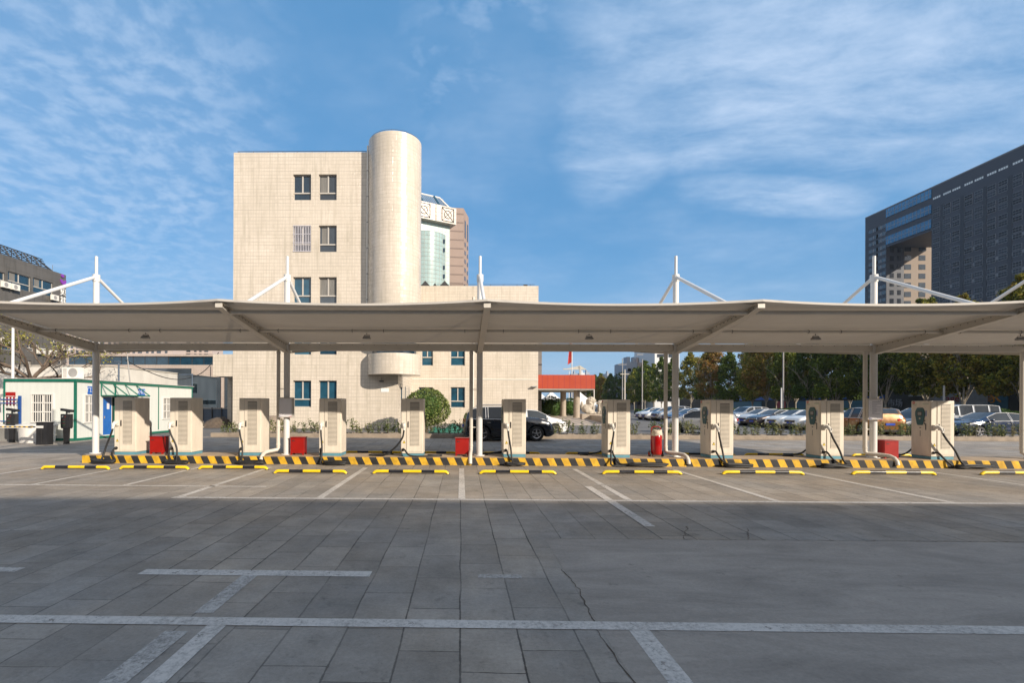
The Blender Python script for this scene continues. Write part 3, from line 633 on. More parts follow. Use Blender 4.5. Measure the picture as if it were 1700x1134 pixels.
for i, (px) in enumerate((574, 663, 801, 940, 1125, 1240, 1420)):
    o = copy_tree(ws0); o.location = (A(px, 752, 16.9).x, 16.9+.02*i, .004); o.scale.x = .98 
    tag(o, f'yellow and black wheel stop, {["first", "second", "third", "fourth", "fifth", "sixth", "seventh"][i]} from the left of those behind the island', 'wheel stop', 'wheel stops behind the island')
# ---------------------------------------------------------------- red boxes
def redbox():
    t = thing('fire_box', 'x', 'fire box'); w, d, h = .40, .30, .52
    MB().box(0, w, 0, d, .05, h, 'red_paint').build('body', t, bevel=.006)
    MB().box(-.02, w+.02, -.02, d+.02, h, h+.018, 'red_paint').build('lid', t, bevel=.004)
    for x in (0, w-.05):
        for y in (0, d-.05): MB().box(x, x+.05, y, y+.05, 0, .05, 'red_paint').build('leg', t)
    MB().box(.05, .13, -.006, -.001, .42, .44, 'dark_steel').build('vent_slot', t); return t
rb0 = redbox()
for i, (px, lb) in enumerate(((248.5, 'red steel fire box between the two leftmost charging cabinets'), (482, 'red steel fire box at the foot of the post with the blank notice box'), (756, 'red steel fire box left of the middle post, near the black off-roader'), (1469, 'red steel fire box at the foot of the post with the printed notice'))):
    o = rb0 if i == 0 else copy_tree(rb0); o.location = (A(px, 740, 14.35).x, 14.35, IZ); tag(o, lb, 'fire box', 'red fire boxes on the island')
# wheeled extinguisher
def extinguisher():
    p = A(1088, 740, 14.5); t = thing('wheeled_extinguisher', 'red wheeled fire extinguisher with a white hose coiled round its neck', 'fire extinguisher', (p.x, 14.4, IZ))
    T = Matrix.Rotation(R_(-4), 4, 'Y')
    MB().lathe([(0, .06), (.11, .065), (.135, .09), (.145, .14), (.145, .60), (.12, .68), (.06, .73), (.04, .77), (0, .77)], 'red_gloss', n=28).build('cylinder', t, 50)
    mb = MB()
    for k in range(5):
        z = .66+k*.032; r0 = .135-.004*k; mb.tube([(r0*math.cos(a*math.pi/10)*1.02, r0*math.sin(a*math.pi/10), z+.012*math.sin(a*.9+k)) for a in range(21)], .021, 'hose_cloth', 8, False)
    mb.build('hose', t, 60)
    MB().tube(spline([(-.145, .03, .10), (-.15, .05, .5), (-.14, .05, .80), (-.11, .05, .88), (0, .05, .905), (.11, .05, .88), (.14, .05, .80), (.15, .05, .5), (.145, .03, .10)], 6), .013, 'red_gloss', 8).build('handle', t, 60)
    MB().tube([(0, 0, .76), (0, 0, .84)], .025, 'chrome', 12).tube([(-.05, 0, .82), (.06, -.02, .84)], .012, 'dark_steel', 8).build('valve', t, 50)
    MB().tube([(-.19, .05, .09), (.19, .05, .09)], .012, 'red_gloss', 8).tube([(-.12, 0, .02), (-.10, .05, .12)], .01, 'red_gloss', 6).build('axle', t)
    for s in (-1, 1): MB().lathe([(.0, s*.175), (.06, s*.18), (.09, s*.18), (.09, s*.205), (.06, s*.21), (0, s*.205)], 'rubber', (0, .05, .09), 20, axis='X').lathe([(0, s*.211), (.05, s*.211)], 'red_gloss', (0, .05, .09), 14, axis='X').build('wheel', t, 40)
extinguisher()
# notice boxes on two posts
def notice(px0, px1, y0, y1, lb, printed):
    a, b = A(px0, y1, CY-.15), A(px1, y0, CY-.15); w, h = b.x-a.x, b.z-a.z
    t = thing('notice_box', lb, 'notice', (a.x, CY-.15, a.z))
    MB().box(0, w, -.02, .05, 0, h, 'frame_alu').box(-.004, w+.004, -.03, .055, h, h+.015, 'cream_steel').build('case', t, bevel=.004)
    MB().box(.02, w-.06 if not printed else w-.02, -.023, -.0205, .02, h-.02, 'paper').build('sheet', t)
    if printed:
        mb = MB(); r = random.Random(3); z = h-.075; mb.box(w*.28, w*.82, -.0245, -.0235, z-.004, z+.012, 'text_grey'); z -= .045
        for k in range(13):
            ln = (.88 if k in (0, 1, 4, 6, 8, 11) else .55+.3*r.random()) if k % 2 == 0 or k < 3 else .45+.2*r.random()
            mb.box(w*.26, w*min(.9, ln), -.0245, -.0235, z, z+.007, 'text_grey')
            if k in (0, 3, 5, 8): mb.box(w*.16, w*.19, -.0245, -.0235, z, z+.007, 'text_grey')
            z -= .023 if k % 2 == 0 else .030
        mb.box(w*.55, w*.88, -.0245, -.0235, .055, .062, 'text_grey').box(w*.68, w*.71, -.0245, -.0235, h-.05, h-.036, 'text_blue').box(w*.80, w*.87, -.0245, -.0235, h-.05, h-.036, 'text_blue').build('print', t)
        MB().face([(.022, -.0245, .022), (.14, -.0245, .022), (.07, -.0245, .045), (.022, -.0245, .062)], 'text_blue').face([(w-.10, -.0245, .022), (w-.022, -.0245, .022), (w-.022, -.0245, .035)], 'text_red').build('corner_mark', t)
    else:
        MB().face([(.022, -.0245, .022), (.12, -.0245, .022), (.06, -.0245, .03), (.022, -.0245, .05)], 'text_blue').face([(w-.17, -.0245, .022), (w-.062, -.0245, .022), (w-.062, -.0245, .04)], 'text_red').build('corner_mark', t)
notice(463, 488, 661, 693, 'grey notice box with a blank sheet on the second post from the left', False)
notice(1440, 1465, 663, 697, 'notice box with a printed sheet of rules on the post near the right', True)
# ---------------------------------------------------------------- main tiled building
def win_unit(parent, f, h, depth, glass='glass_blue', bars=False, frame='frame_alu', split=.70, curtain=None):
    u0, u1, v0, v1 = h; t = .045; fr = MB(); w = u1-u0
    def bx(mb, a0, a1, b0, b1, d0, d1, m):
        q = [f(a0, b0, d0), f(a1, b0, d0), f(a1, b1, d0), f(a0, b1, d0)]; mb.prism(q, Vector(f(a0, b0, d1))-Vector(f(a0, b0, d0)), m)
    e = .003
    bx(fr, u0+e, u0+t, v0+e, v1-e, depth-.05, depth-.003, frame); bx(fr, u1-t, u1-e, v0+e, v1-e, depth-.05, depth-.003, frame)
    bx(fr, u0+t, u1-t, v1-t, v1-e, depth-.05, depth-.003, frame); bx(fr, u0+t, u1-t, v0+e, v0+t, depth-.05, depth-.003, frame)
    vm = v1-(v1-v0)*split; um = (u0+u1)/2
    bx(fr, u0+t, u1-t, vm-.05, vm+.04, depth-.07, depth-.003, frame); bx(fr, um-.045, um+.045, vm+.04, v1-t, depth-.065, depth-.003, frame)
    w_ = fr.build('window', parent)
    p = MB(); p.face([f(u0, v0, depth), f(u1, v0, depth), f(u1, v1, depth), f(u0, v1, depth)], glass); p.build('pane', w_)
    if curtain:
        c = MB(); a, b, lo = curtain; d = depth-.004
        c.face([f(u0+t+(w-2*t)*a, vm+.05 if lo else v0+t, d), f(u0+t+(w-2*t)*b, vm+.05 if lo else v0+t, d), f(u0+t+(w-2*t)*b, v1-t, d), f(u0+t+(w-2*t)*a, v1-t, d)], 'curtain'); c.build('curtain', w_)
    if bars:
        b_ = MB(); n = 11
        for k in range(n): a = u0+w*(k+.5)/n; bx(b_, a-.022, a+.022, v0, v1, -.03, -.012, 'bars_steel')
        for q in (.02, .34, .67, .98): z = v0+(v1-v0)*q; bx(b_, u0, u1, z-.02, z+.02, -.045, -.03, 'bars_steel')
        b_.build('window_bars', w_)
    return w_
YF, YR = 34.0, 43.7
def building():
    xl, xr = A(387, 500, YF).x, A(661, 600, YF).x; zt = A(500, 252.5, YF).z
    b = thing('office_building', 'cream tiled office building with a round tower and pairs of windows', 'building', (0, YF, 0))
    fF = lambda u, v, d: (u, d, v)
    holes = []; rows = [(289, 332), (374, 418), (460, 503.5), (546, 589), (632, 676)]; cols = [(486.5, 516.5), (529, 559)]
    if True:
        for (y0, y1) in rows:
            for (x0, x1) in cols:
                p, q = A(x0, y1, YF), A(x1, y0, YF); holes.append((p.x, q.x, p.z, q.z))
    mb = MB(); wall(mb, fF, xl, xr, 0, zt, holes, .22, 'cream_tile', 'cream_tile')
    mb.box(xl, xr, .25, 10.5, 0, zt-.003, 'cream_tile')
    mb.face([(xl, 0, 0), (xl, .25, 0), (xl, .25, zt), (xl, 0, zt)], 'cream_tile'); mb.face([(xr, 0, 0), (xr, .25, 0), (xr, .25, zt), (xr, 0, zt)], 'cream_tile'); mb.face([(xl, 0, zt), (xr, 0, zt), (xr, .25, zt), (xl, .25, zt)], 'cream_tile')
    mb.build('wall', b)
    cur = {0: (.62, .95, False), 1: (.05, .45, True), 3: (.1, .4, True), 5: (.0, 1, True), 8: (.0, .48, True)}
    gl = ['glass_blue', 'glass_dark', 'glass_blue', 'glass_dark', 'glass_teal', 'glass_dark', 'glass_teal', 'glass_blue', 'glass_teal', 'glass_teal']
    for i, h in enumerate(holes): win_unit(b, fF, h, .21, gl[i], bars=(i == 2), curtain=cur.get(i) if i not in (0, 8) else None)
    rb = MB()      # lightning rail on the roof
    rb.tube([(xl+.2, .15, zt+.14), (xr-.5, .15, zt+.14)], .020, 'dark_steel', 5)
    k = xl+.3
    while k < xr-.4: rb.tube([(k, .15, zt), (k, .15, zt+.14)], .020, 'dark_steel', 5); k += 1.05
    zc = A(655, 217, YF-1.7).z
    rb.tube([(xr-.55-1.6, .15, zt+.14), (xr-.5-1.6, .15, zc-.3), (xr-.15-1.6, .15, zc-.3)], .020, 'dark_steel', 5); rb.build('lightning_rail', b)
    # round tower
    cx, cy, cr = A(655.2, 500, YF+.35).x, .32, 1.87
    n = 64
    z0, z1 = A(655, 560, YF-1.5).z, A(655, 216.5, YF-1.52).z
    zb0, zb1 = A(655, 621.5, YF-1.0).z, A(655, 585.5, YF-1.5).z
    MB().lathe([(0, z0), (cr, z0), (cr, z1), (cr-.15, z1), (cr-.15, z1-.3), (0, z1-.3)], 'tower_tile', (cx, cy, 0), n).build('round_tower', b, 40)
    MB().lathe([(0, zb0), (cr, zb0), (cr, zb1), (cr-.14, zb1), (cr-.14, zb1-.4), (0, zb1-.4)], 'tower_tile', (cx, cy, 0), n).build('balcony', b, 40)
    MB().lathe([(cr-.3, zb1-.45), (cr-.3, z0+.02)], 'glass_blue', (cx, cy, 0), n).build('glazing', b, 40)
    mb = MB(); 
    mb.tube([(cx+(cr-.1)*math.cos(a), cy+(cr-.1)*math.sin(a), z1+.13) for a in [math.pi*2*k/32 for k in range(33)]], .010, 'dark_steel', 5, False)
    for k in range(12): a = math.pi*2*k/12; mb.tube([(cx+(cr-.1)*math.cos(a), cy+(cr-.1)*math.sin(a), z1), (cx+(cr-.1)*math.cos(a), cy+(cr-.1)*math.sin(a), z1+.13)], .01, 'dark_steel', 5)
    mb.build('roof_rail', b)
    px = cx-cr-.02; mb = MB().tube([(px, -.10, z0), (px, -.10, z1-.25)], .055, 'white_plastic', 10)
    z = z0+1
    while z < z1-.5: mb.tube([(px, -.10, z), (px, -.10, z+.06)], .07, 'grey_plastic', 8); z += 1.82
    mb.build('rain_pipe', b, 40)
    # set back right wing
    X1 = A(893.5, 600, YR).x; zr = A(800, 474.5, YR).z; dy = YR-YF
    fR = lambda u, v, d: (u, dy+d, v); holes = []
    for (x0, x1, y0, y1) in ((700, 719, 545, 607), (748, 772, 545, 607), (695, 719, 643, 678), (748, 772, 643, 677)):
        if y0 == 545: y0 = 572
        p, q = A(x0, y1, YR), A(x1, y0, YR); holes.append((p.x, q.x, p.z, q.z))
    mb = MB(); wall(mb, fR, xr, X1, 0, zr, holes, .22, 'cream_tile'); mb.box(xr, X1, dy+.25, dy+11, 0, zr-.003, 'cream_tile')
    mb.face([(X1, dy, 0), (X1, dy+.25, 0), (X1, dy+.25, zr), (X1, dy, zr)], 'cream_tile'); mb.face([(xr, dy, zr), (X1, dy, zr), (X1, dy+.25, zr), (xr, dy+.25, zr)], 'cream_tile')
    mb.build('wing_wall', b)
    for i, h in enumerate(holes): win_unit(b, fR, h, .21, 'glass_teal' if i in (0, 1, 3) else 'glass_blue', split=.68 if i > 1 else .60)
    zc = A(800, 630, YR).z; MB().box(xr+.02, X1, dy-.035, dy-.002, zc-.04, zc+.03, 'white_plastic').build('cornice', b)
    mb = MB().tube([(xr+2.2, dy+.2, zr+.16), (X1-.3, dy+.2, zr+.16)], .020, 'dark_steel', 5); k = xr+2.3
    while k < X1-.2: mb.tube([(k, dy+.2, zr), (k, dy+.2, zr+.16)], .020, 'dark_steel', 5); k += 1.2
    mb.box(X1-1.3, X1-.95, dy+.3, dy+.5, zr, zr+.2, 'dark_steel'); mb.build('lightning_rail', b)
    MB().tube([(A(786, 600, YR).x, dy-.06, 0), (A(786, 600, YR).x, dy-.06, zr-1)], .05, 'white_plastic', 8).build('rain_pipe', b)
    # three slim openings in the side face
    mb = MB()
    for k in (1.5, 4.0, 6.6): mb.box(xr-.05, xr+.012, k, k+.75, .9, 3.2, 'glass_blue').box(xr, xr+.02, k-.06, k, .85, 3.25, 'frame_alu').box(xr, xr+.02, k+.75, k+.81, .85, 3.25, 'frame_alu')
    mb.build('side_window', b)
    # link block over a passage on the left
    x0 = A(353, 600, 34).x; zl = A(370, 588, 34).z; zo = A(370, 625, 34).z
    mb = MB().box(x0, xl-.01, .03, 2.6, zo, zl, 'cream_tile').box(x0, x0+.3, 2.2, 2.6, 0, zo-.003, 'cream_tile'); mb.build('link_block', b)
    MB().box(xr-1.3, xr-1.0, -.12, -.01, 3.35, 3.42, 'dark_steel').tube([(xr-1.15, -.1, 3.45), (xr-1.15, -.1, 3.65)], .012, 'dark_steel', 5).build('camera_bracket', b)
    p = A(639, 648, YF); MB().box(p.x-.28, p.x+.28, -.03, -.002, p.z-.13, p.z+.13, 'sign_white').build('address_plate', b)
    bp = A(889, 642, YR); MB().box(bp.x-.35, bp.x+.1, dy-.35, dy-.01, bp.z-.05, bp.z+.04, 'grey_plastic').build('camera_bracket', b)
tile_mat('tower_tile', (.61, .54, .455), .25, .25, grout=.70, dirt=.18, line=.12, cyl=(A(655.2, 500, YF+.35).x, .32, 1.87), rough=.22)
building()
def ob_box(name, cat, label, mbf, smooth=None, group=None):
    o = mbf.build(name, None, smooth); return tag(o, label, cat, group)
# grey pier behind the wing
t = thing('grey_annex', 'narrow grey tiled pier behind the right edge of the cream building', 'building'); x0, x1 = A(880, 600, 60).x, A(899.5, 600, 60).x
MB().box(x0, x1, 60, 70, 0, 13.5, 'grey_strip').build('wall', t); mb = MB()
for k in range(4): mb.box(x0, x1+.02, 59.97, 60.0, 2.3+k*2.2, 2.45+k*2.2, 'dark_steel')  # thin dark strips set across the pier wall
mb.build('dark_strip', t)
# glass tower behind
def glass_tower():
    t = thing('glass_tower', 'glass walled office tower with a tiled crown, rising behind the round tower', 'building')
    Yb, Ya = 72.8, 70.0
    pb, pa = A(757.5, 346, Yb), A(699, 333, Ya); d = (pb-pa); d.z = 0; d.normalize(); nrm = Vector((-d.y, d.x, 0))          # nrm points to the back
    def P(px, py): r = ray(px, py); o = Vector((0, 0, EYE)); q = (pa-o).dot(nrm)/r.dot(nrm); return o+r*q
    zt = pa.z; zb = P(757.5, 373).z; L0 = -14.0; org = Vector((pa.x, pa.y, 0)); L1 = (pb-pa).dot(d)
    def Q(l, dep, z): return org+d*l+nrm*dep+Vector((0, 0, z))
    def qbox(mb, l0, l1, d0, d1, z0, z1, m): mb.prism([Q(l0, d0, z0), Q(l1, d0, z0), Q(l1, d1, z0), Q(l0, d1, z0)], (0, 0, z1-z0), m)
    mb = MB(); qbox(mb, L0, L1, 0, 14, zb, zt, 'pale_tile'); mb.build('crown', t)
    mb = MB(); l = L1-.15      # cross and circle grilles
    W_ = zt-zb-.5
    for c0 in (L1-.35-W_/2*1.1, L1-.35-W_/2*1.1-2.0*W_):
        w2 = W_/2; zc = (zb+zt)/2
        for s in (-1, 1): mb.tube([Q(c0-w2, -.05, zc-s*w2), Q(c0+w2, -.05, zc+s*w2)], .03, 'dark_steel', 5)
        for s in (-1, 1): mb.tube([Q(c0-w2, -.05, zc+s*w2), Q(c0+w2, -.05, zc+s*w2)], .035, 'dark_steel', 5).tube([Q(c0+s*w2, -.05, zc-w2), Q(c0+s*w2, -.05, zc+w2)], .05, 'dark_steel', 5)
        mb.tube([Q(c0+w2*.6*math.cos(a), -.06, zc+w2*.6*math.sin(a)) for a in [k*math.pi/10 for k in range(21)]], .03, 'dark_steel', 5, False)
    mb.tube([Q(c0+W_, -.03, zb), Q(c0+W_, -.03, zt)], .04, 'dark_steel', 5).build('crown_grille', t)
    # glazed body, set back, with a bowed bay
    rb = P(750, 400); lb = (rb-pa).dot(d)+.2
    mb = MB(); qbox(mb, L0, lb, 1.0, 13, 0, zb-.02, 'glass_green')
    for k in range(40):
        z = zb-.4-k*.62
        if z > 8: qbox(mb, L0, lb+.02, .97, .999, z, z+.035, 'frame_alu')
    k = lb-.02
    while k > -6: qbox(mb, k-.035, k, .96, .998, 8, zb-.02, 'frame_alu'); k -= .62
    mb.build('curtain_wall', t)
    cl = (P(722, 420)-pa).dot(d)-.3; zc = P(722, 386).z; rows = []
    R = 2.4; sag = []
    for z in (6, zc):
        rows.append([Q(cl+R*math.cos(a), 1.0-1.35*math.sin(a), z) for a in [math.pi*k/24 for k in range(25)]])
    mb = MB().grid(rows, 'glass_green'); mb.face(rows[1], 'glass_green'); mb.build('bowed_bay', t, 40)
    mb = MB()
    for k in range(1, 24, 2):
        a = math.pi*k/24; mb.tube([Q(cl+(R+.01)*math.cos(a), 1.0-1.37*math.sin(a), 6), Q(cl+(R+.01)*math.cos(a), 1.0-1.37*math.sin(a), zc)], .02, 'frame_alu', 4)
    z = zc
    while z > 10: mb.tube([Q(cl+(R+.01)*math.cos(a), 1.0-1.37*math.sin(a), z) for a in [math.pi*k/24 for k in range(25)]], .018, 'frame_alu', 4, False); z -= .62
    mb.build('bay_mullion', t)
    mb = MB()
    for py in (400, 414.5, 443.5, 458):
        a = math.pi*.24; q = Q(cl+(R+.03)*math.cos(a), 1.0-1.40*math.sin(a), P(735, py).z)
        mb.box(q.x-.22, q.x+.22, q.y-.12, q.y+.05, q.z-.3, q.z+.25, 'glass_blue')
    mb.build('open_vent', t)
    # sloped skylight on top
    q0, q1 = P(757, 346), P(745, 321); z2 = P(699, 310).z+.2; le = (P(751, 340)-pa).dot(d); lt = (P(744, 320)-pa).dot(d)
    z2 = P(744, 320).z
    A_ = [Q(L0, .6, zt), Q(le, .6, zt), Q(lt-.4, 2.2, z2), Q(L0, 2.2, z2)]
    mb = MB().face(A_, 'glass_skylight').face([Q(le, .6, zt), Q(le+.3, 8, zt), Q(lt-.1, 6.5, z2), Q(lt-.4, 2.2, z2)], 'glass_skylight').face([Q(L0, 2.2, z2), Q(lt-.4, 2.2, z2), Q(lt-.1, 6.5, z2), Q(L0, 6.5, z2)], 'frame_white'); mb.build('skylight', t)
    mb = MB(); up = Vector((0, 0, .03))
    for (a, b, r) in ((A_[1], A_[2], .16), (A_[3], A_[2], .13), (A_[0], A_[1], .08), (Q(le+.3, 3.2, zt), Q(lt+.05, 4.0, z2-.2), .14)): mb.tube([a, b], r, 'frame_white', 6)
    for l in (le-1.7, le-4.4): mb.tube([Q(l, .56, zt), Q(l-.35, 2.16, z2)], .17, 'glass_teal', 6)
    k = le-.35
    while k > -4: mb.tube([Q(k, .58, zt), Q(k-.3, 2.18, z2)], .03, 'frame_alu', 4); k -= .34
    mb.build('skylight_frame', t)
    # little roof lanterns at the foot
    zp = P(706, 470).z; 
    for px, s in ((706, 1.4), (722, .8), (738, 1.4)):
        c = A(px, 475, 47.0); MB().prism([(c.x-s*.55, 47, c.z-.3), (c.x+s*.55, 47, c.z-.3), (c.x, 47, c.z+.38*s)], (0, 2, 0), 'dark_steel').build('roof_lantern', t)
glass_tower()
t = thing('brown_tower', 'brown banded residential tower right of the glass tower', 'building')
P1, P2, P3 = A(735, 345.5, 87.5), A(769.5, 345.5, 88), A(778, 360, 92.4)
for p in (P1, P2, P3): p.z = 0
zt = A(769.5, 345.5, 88).z
mb = MB().prism([P1, P2, P3, P1+Vector((0, 14, 0))], (0, 0, zt), 'tower_brown') if False else None
mat('tower_brown', (.30, .225, .19), .75, var=.08, scale=.3); mat('tower_brown_band', (.20, .15, .13), .75)
MB().prism([P1, P2, P3, P3+Vector((-3, 12, 0)), P1+Vector((0, 14, 0))], (0, 0, zt), 'tower_brown').build('wall', t)
mb = MB(); z = zt-1.2
while z > 6: mb.prism([P1+Vector((0, -.03, z)), P2+Vector((.02, -.03, z)), P2+Vector((.02, .2, z)), P1+Vector((0, .2, z))], (0, 0, .22), 'tower_brown_band'); z -= 1.58
mb.build('band', t); mb = MB(); e = (P3-P2); dn = Vector((e.y, -e.x, 0)).normalized()*.05
for q in (.22, .68):
    z = zt-3.4
    while z > 6: mb.prism([P2+e*q+dn+Vector((0, 0, z)), P2+e*(q+.18)+dn+Vector((0, 0, z)), P2+e*(q+.18)-dn+Vector((0, 0, z)), P2+e*q-dn+Vector((0, 0, z))], (0, 0, .7 if z < zt-6 else 1.6), 'glass_dark'); z -= 1.58
mb.build('window', t)
# ---------------------------------------------------------------- dark slab tower on the right
def slab_tower():
    X = 194.0; t = thing('slab_tower', 'huge dark grey residential slab with a gate opening bridged by blue glass', 'building', (X, 170, 0))
    Yo = 170
    zt = XP(1545, 313, X).z; ye = XP(1436.5, 361, X).y; yb = XP(1471, 500, X).y; ya = XP(1546, 500, X).y; yn = 105.0
    zo0 = XP(1471, 409, X).z; zo = zo0-.5
    def pt(x, y, z): return (x-X, y-Yo, z)
    def bx(mb, x0, x1, y0, y1, z0, z1, m): return mb.box(x0-X, x1-X, y0-Yo, y1-Yo, z0, z1, m)
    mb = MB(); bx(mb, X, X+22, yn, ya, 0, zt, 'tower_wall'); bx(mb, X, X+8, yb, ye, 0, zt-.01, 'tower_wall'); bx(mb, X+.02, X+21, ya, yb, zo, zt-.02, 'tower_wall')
    mb.build('wall', t)
    mb = MB()
    for k in range(20): bx(mb, X+1.6, X+3.4, yb-.08, yb, 6+k*3.9, 8.2+k*3.9, 'glass_tower'); bx(mb, X+5.0, X+6.6, yb-.08, yb, 6+k*3.9, 8.2+k*3.9, 'glass_tower')
    mb.build('end_window', t)
    mb = MB(); bx(mb, X+8.02, X+45, yb+1.5, yb+20, 0, zt-1, 'tower_tan'); mb.build('rear_block', t)
    mb = MB(); 
    for k in range(20):
        for j in range(5): bx(mb, X+9.5+j*6.5, X+12.5+j*6.5, yb+1.4, yb+1.5, 6+k*4.2, 8.4+k*4.2, 'glass_dark')
    o_ = mb.build('rear_window_field', t); o_['kind'] = 'stuff'
    # blue glass bands on the bridge
    for (c0, c1, d0, d1) in ((485, 535, 350, 415), (573, 622, 455, 518), (655, 706, 545, 606)):
        z1 = XP(1471, 220+c0/3.78, X).z; z0 = XP(1471, 220+c1/3.78, X).z
        mb = MB(); bx(mb, X-.25, X+.01, ya+.05, yb, z0, z1, 'glass_band'); y = ya+1
        while y < yb: bx(mb, X-.32, X-.24, y, y+.12, z0, z1, 'tower_mullion'); y += 1.75
        bx(mb, X-.31, X-.24, ya, yb, (z0+z1)/2-.1, (z0+z1)/2+.1, 'tower_mullion'); mb.build('glass_band', t)
    # grooves, pale spandrel bands and windows
    cols = []
    for c in (585, 650, 708, 785, 850, 930, 1002, 1093): cols.append(XP(1400+c/3.78, 400, X).y)
    gap = cols[0]-cols[1]
    dd = (cols[1]-cols[7])/6.0; y = cols[7]-dd*.95; k = 0
    while y > yn+3: cols.append(y); y -= dd*(.9 if k % 2 else 1.1); k += 1
    mb = MB()
    for c in (620, 745, 885, 1043): y = XP(1400+c/3.78, 400, X).y; bx(mb, X-.09, X+.3, y-.8, y+.8, 0, zt-8.5, 'tower_groove')
    mb.build('groove', t)
    fl = 3.05; z0w = zt-9.6; NF = 27; grp = 0
    for k in range(3, NF//2+1):
        z = z0w-k*2*fl-1.45
        if z < 3: break
        y1 = XP(1546, 400, X).y-.6 if k > 4 else cols[4]+2.0
        bx(MB(), X-.05, X, yn+.1, y1, z+1.75-fl-.2, z+1.75-fl+1.0, 'tower_band').build('spandrel_band', t)
    # windows: nearest hundred as parts, the rest as one
    def wmb():
        m_ = MB(); m_.box(-.10, .01, -1.45, 1.45, -.95, .95, 'tower_mullion'); 
        for a, b in ((-1.36, -.5), (-.42, .42), (.5, 1.36)): m_.box(-.13, -.09, a, b, .05, .83, 'glass_tower'); m_.box(-.13, -.09, a, b, -.83, -.08, 'glass_tower')
        return m_
    cells = []
    for i, y in enumerate(cols):
        for k in range(NF):
            z = z0w-k*fl-(.35 if k % 2 == 0 else -.35)
            if z > 10: cells.append((y, z))
    wu = wmb().build('window', t); w0 = wu.data; n = 0; rest = MB(); proto = wmb(); first = True
    vis = [c for c in cells if c[0] > XP(1705, 400, X).y and c[1] > XP(1650, 505, X).z*.9]
    vis.sort(key=lambda c: c[0]); keep = set(vis[:100])
    for c in cells:
        if c in keep:
            if first: o = wu; first = False
            else: o = wu.copy(); C.objects.link(o); o.parent = t
            o.location = (0, c[0]-Yo, c[1])
        else:
            i0 = len(rest.v); rest.v += [(v[0], v[1]+c[0]-Yo, v[2]+c[1]) for v in proto.v]
            rest.f += [tuple(i0+q for q in f) for f in proto.f]; rest.mi += [rest.mid(proto.mats[m]) for m in proto.mi]
    for (c0, c1) in ((175, 205), (225, 250)):             # windows of the far wing
        y = XP(1400+(c0+c1)/2/3.78, 400, X).y
        for k in range(24):
            z = zt-7.5-k*fl-(.3 if k % 2 else 0)
            if z > 8: rest.box(-.1, .0, y-2.6-Yo, y-.4-Yo, z-.8, z+.8, 'glass_dark').box(-.1, .0, y+.4-Yo, y+2.6-Yo, z-.8, z+.8, 'glass_dark').box(-.12, -.0, y-.25-Yo, y+.25-Yo, z-.8, z+.8, 'tower_mullion')
    o_ = rest.build('window_field', t); o_['kind'] = 'stuff'
    for y in cols:                                        # clerestory strip of plain white panes
        z = zt-4.6; mb = MB(); bx(mb, X-.04, X, y-1.55, y+1.55, z-.55, z+.3, 'tower_mullion')
        for q in range(4): bx(mb, X-.06, X-.03, y-1.5+q*.80, y-.95+q*.80, z-.5, z+.25, 'clerestory_white')
        mb.build('clerestory', t)
    mb = MB(); bx(mb, X-.1, X+.4, yn, ye, zt, zt+.5, 'tower_band'); mb.build('parapet', t)
slab_tower()
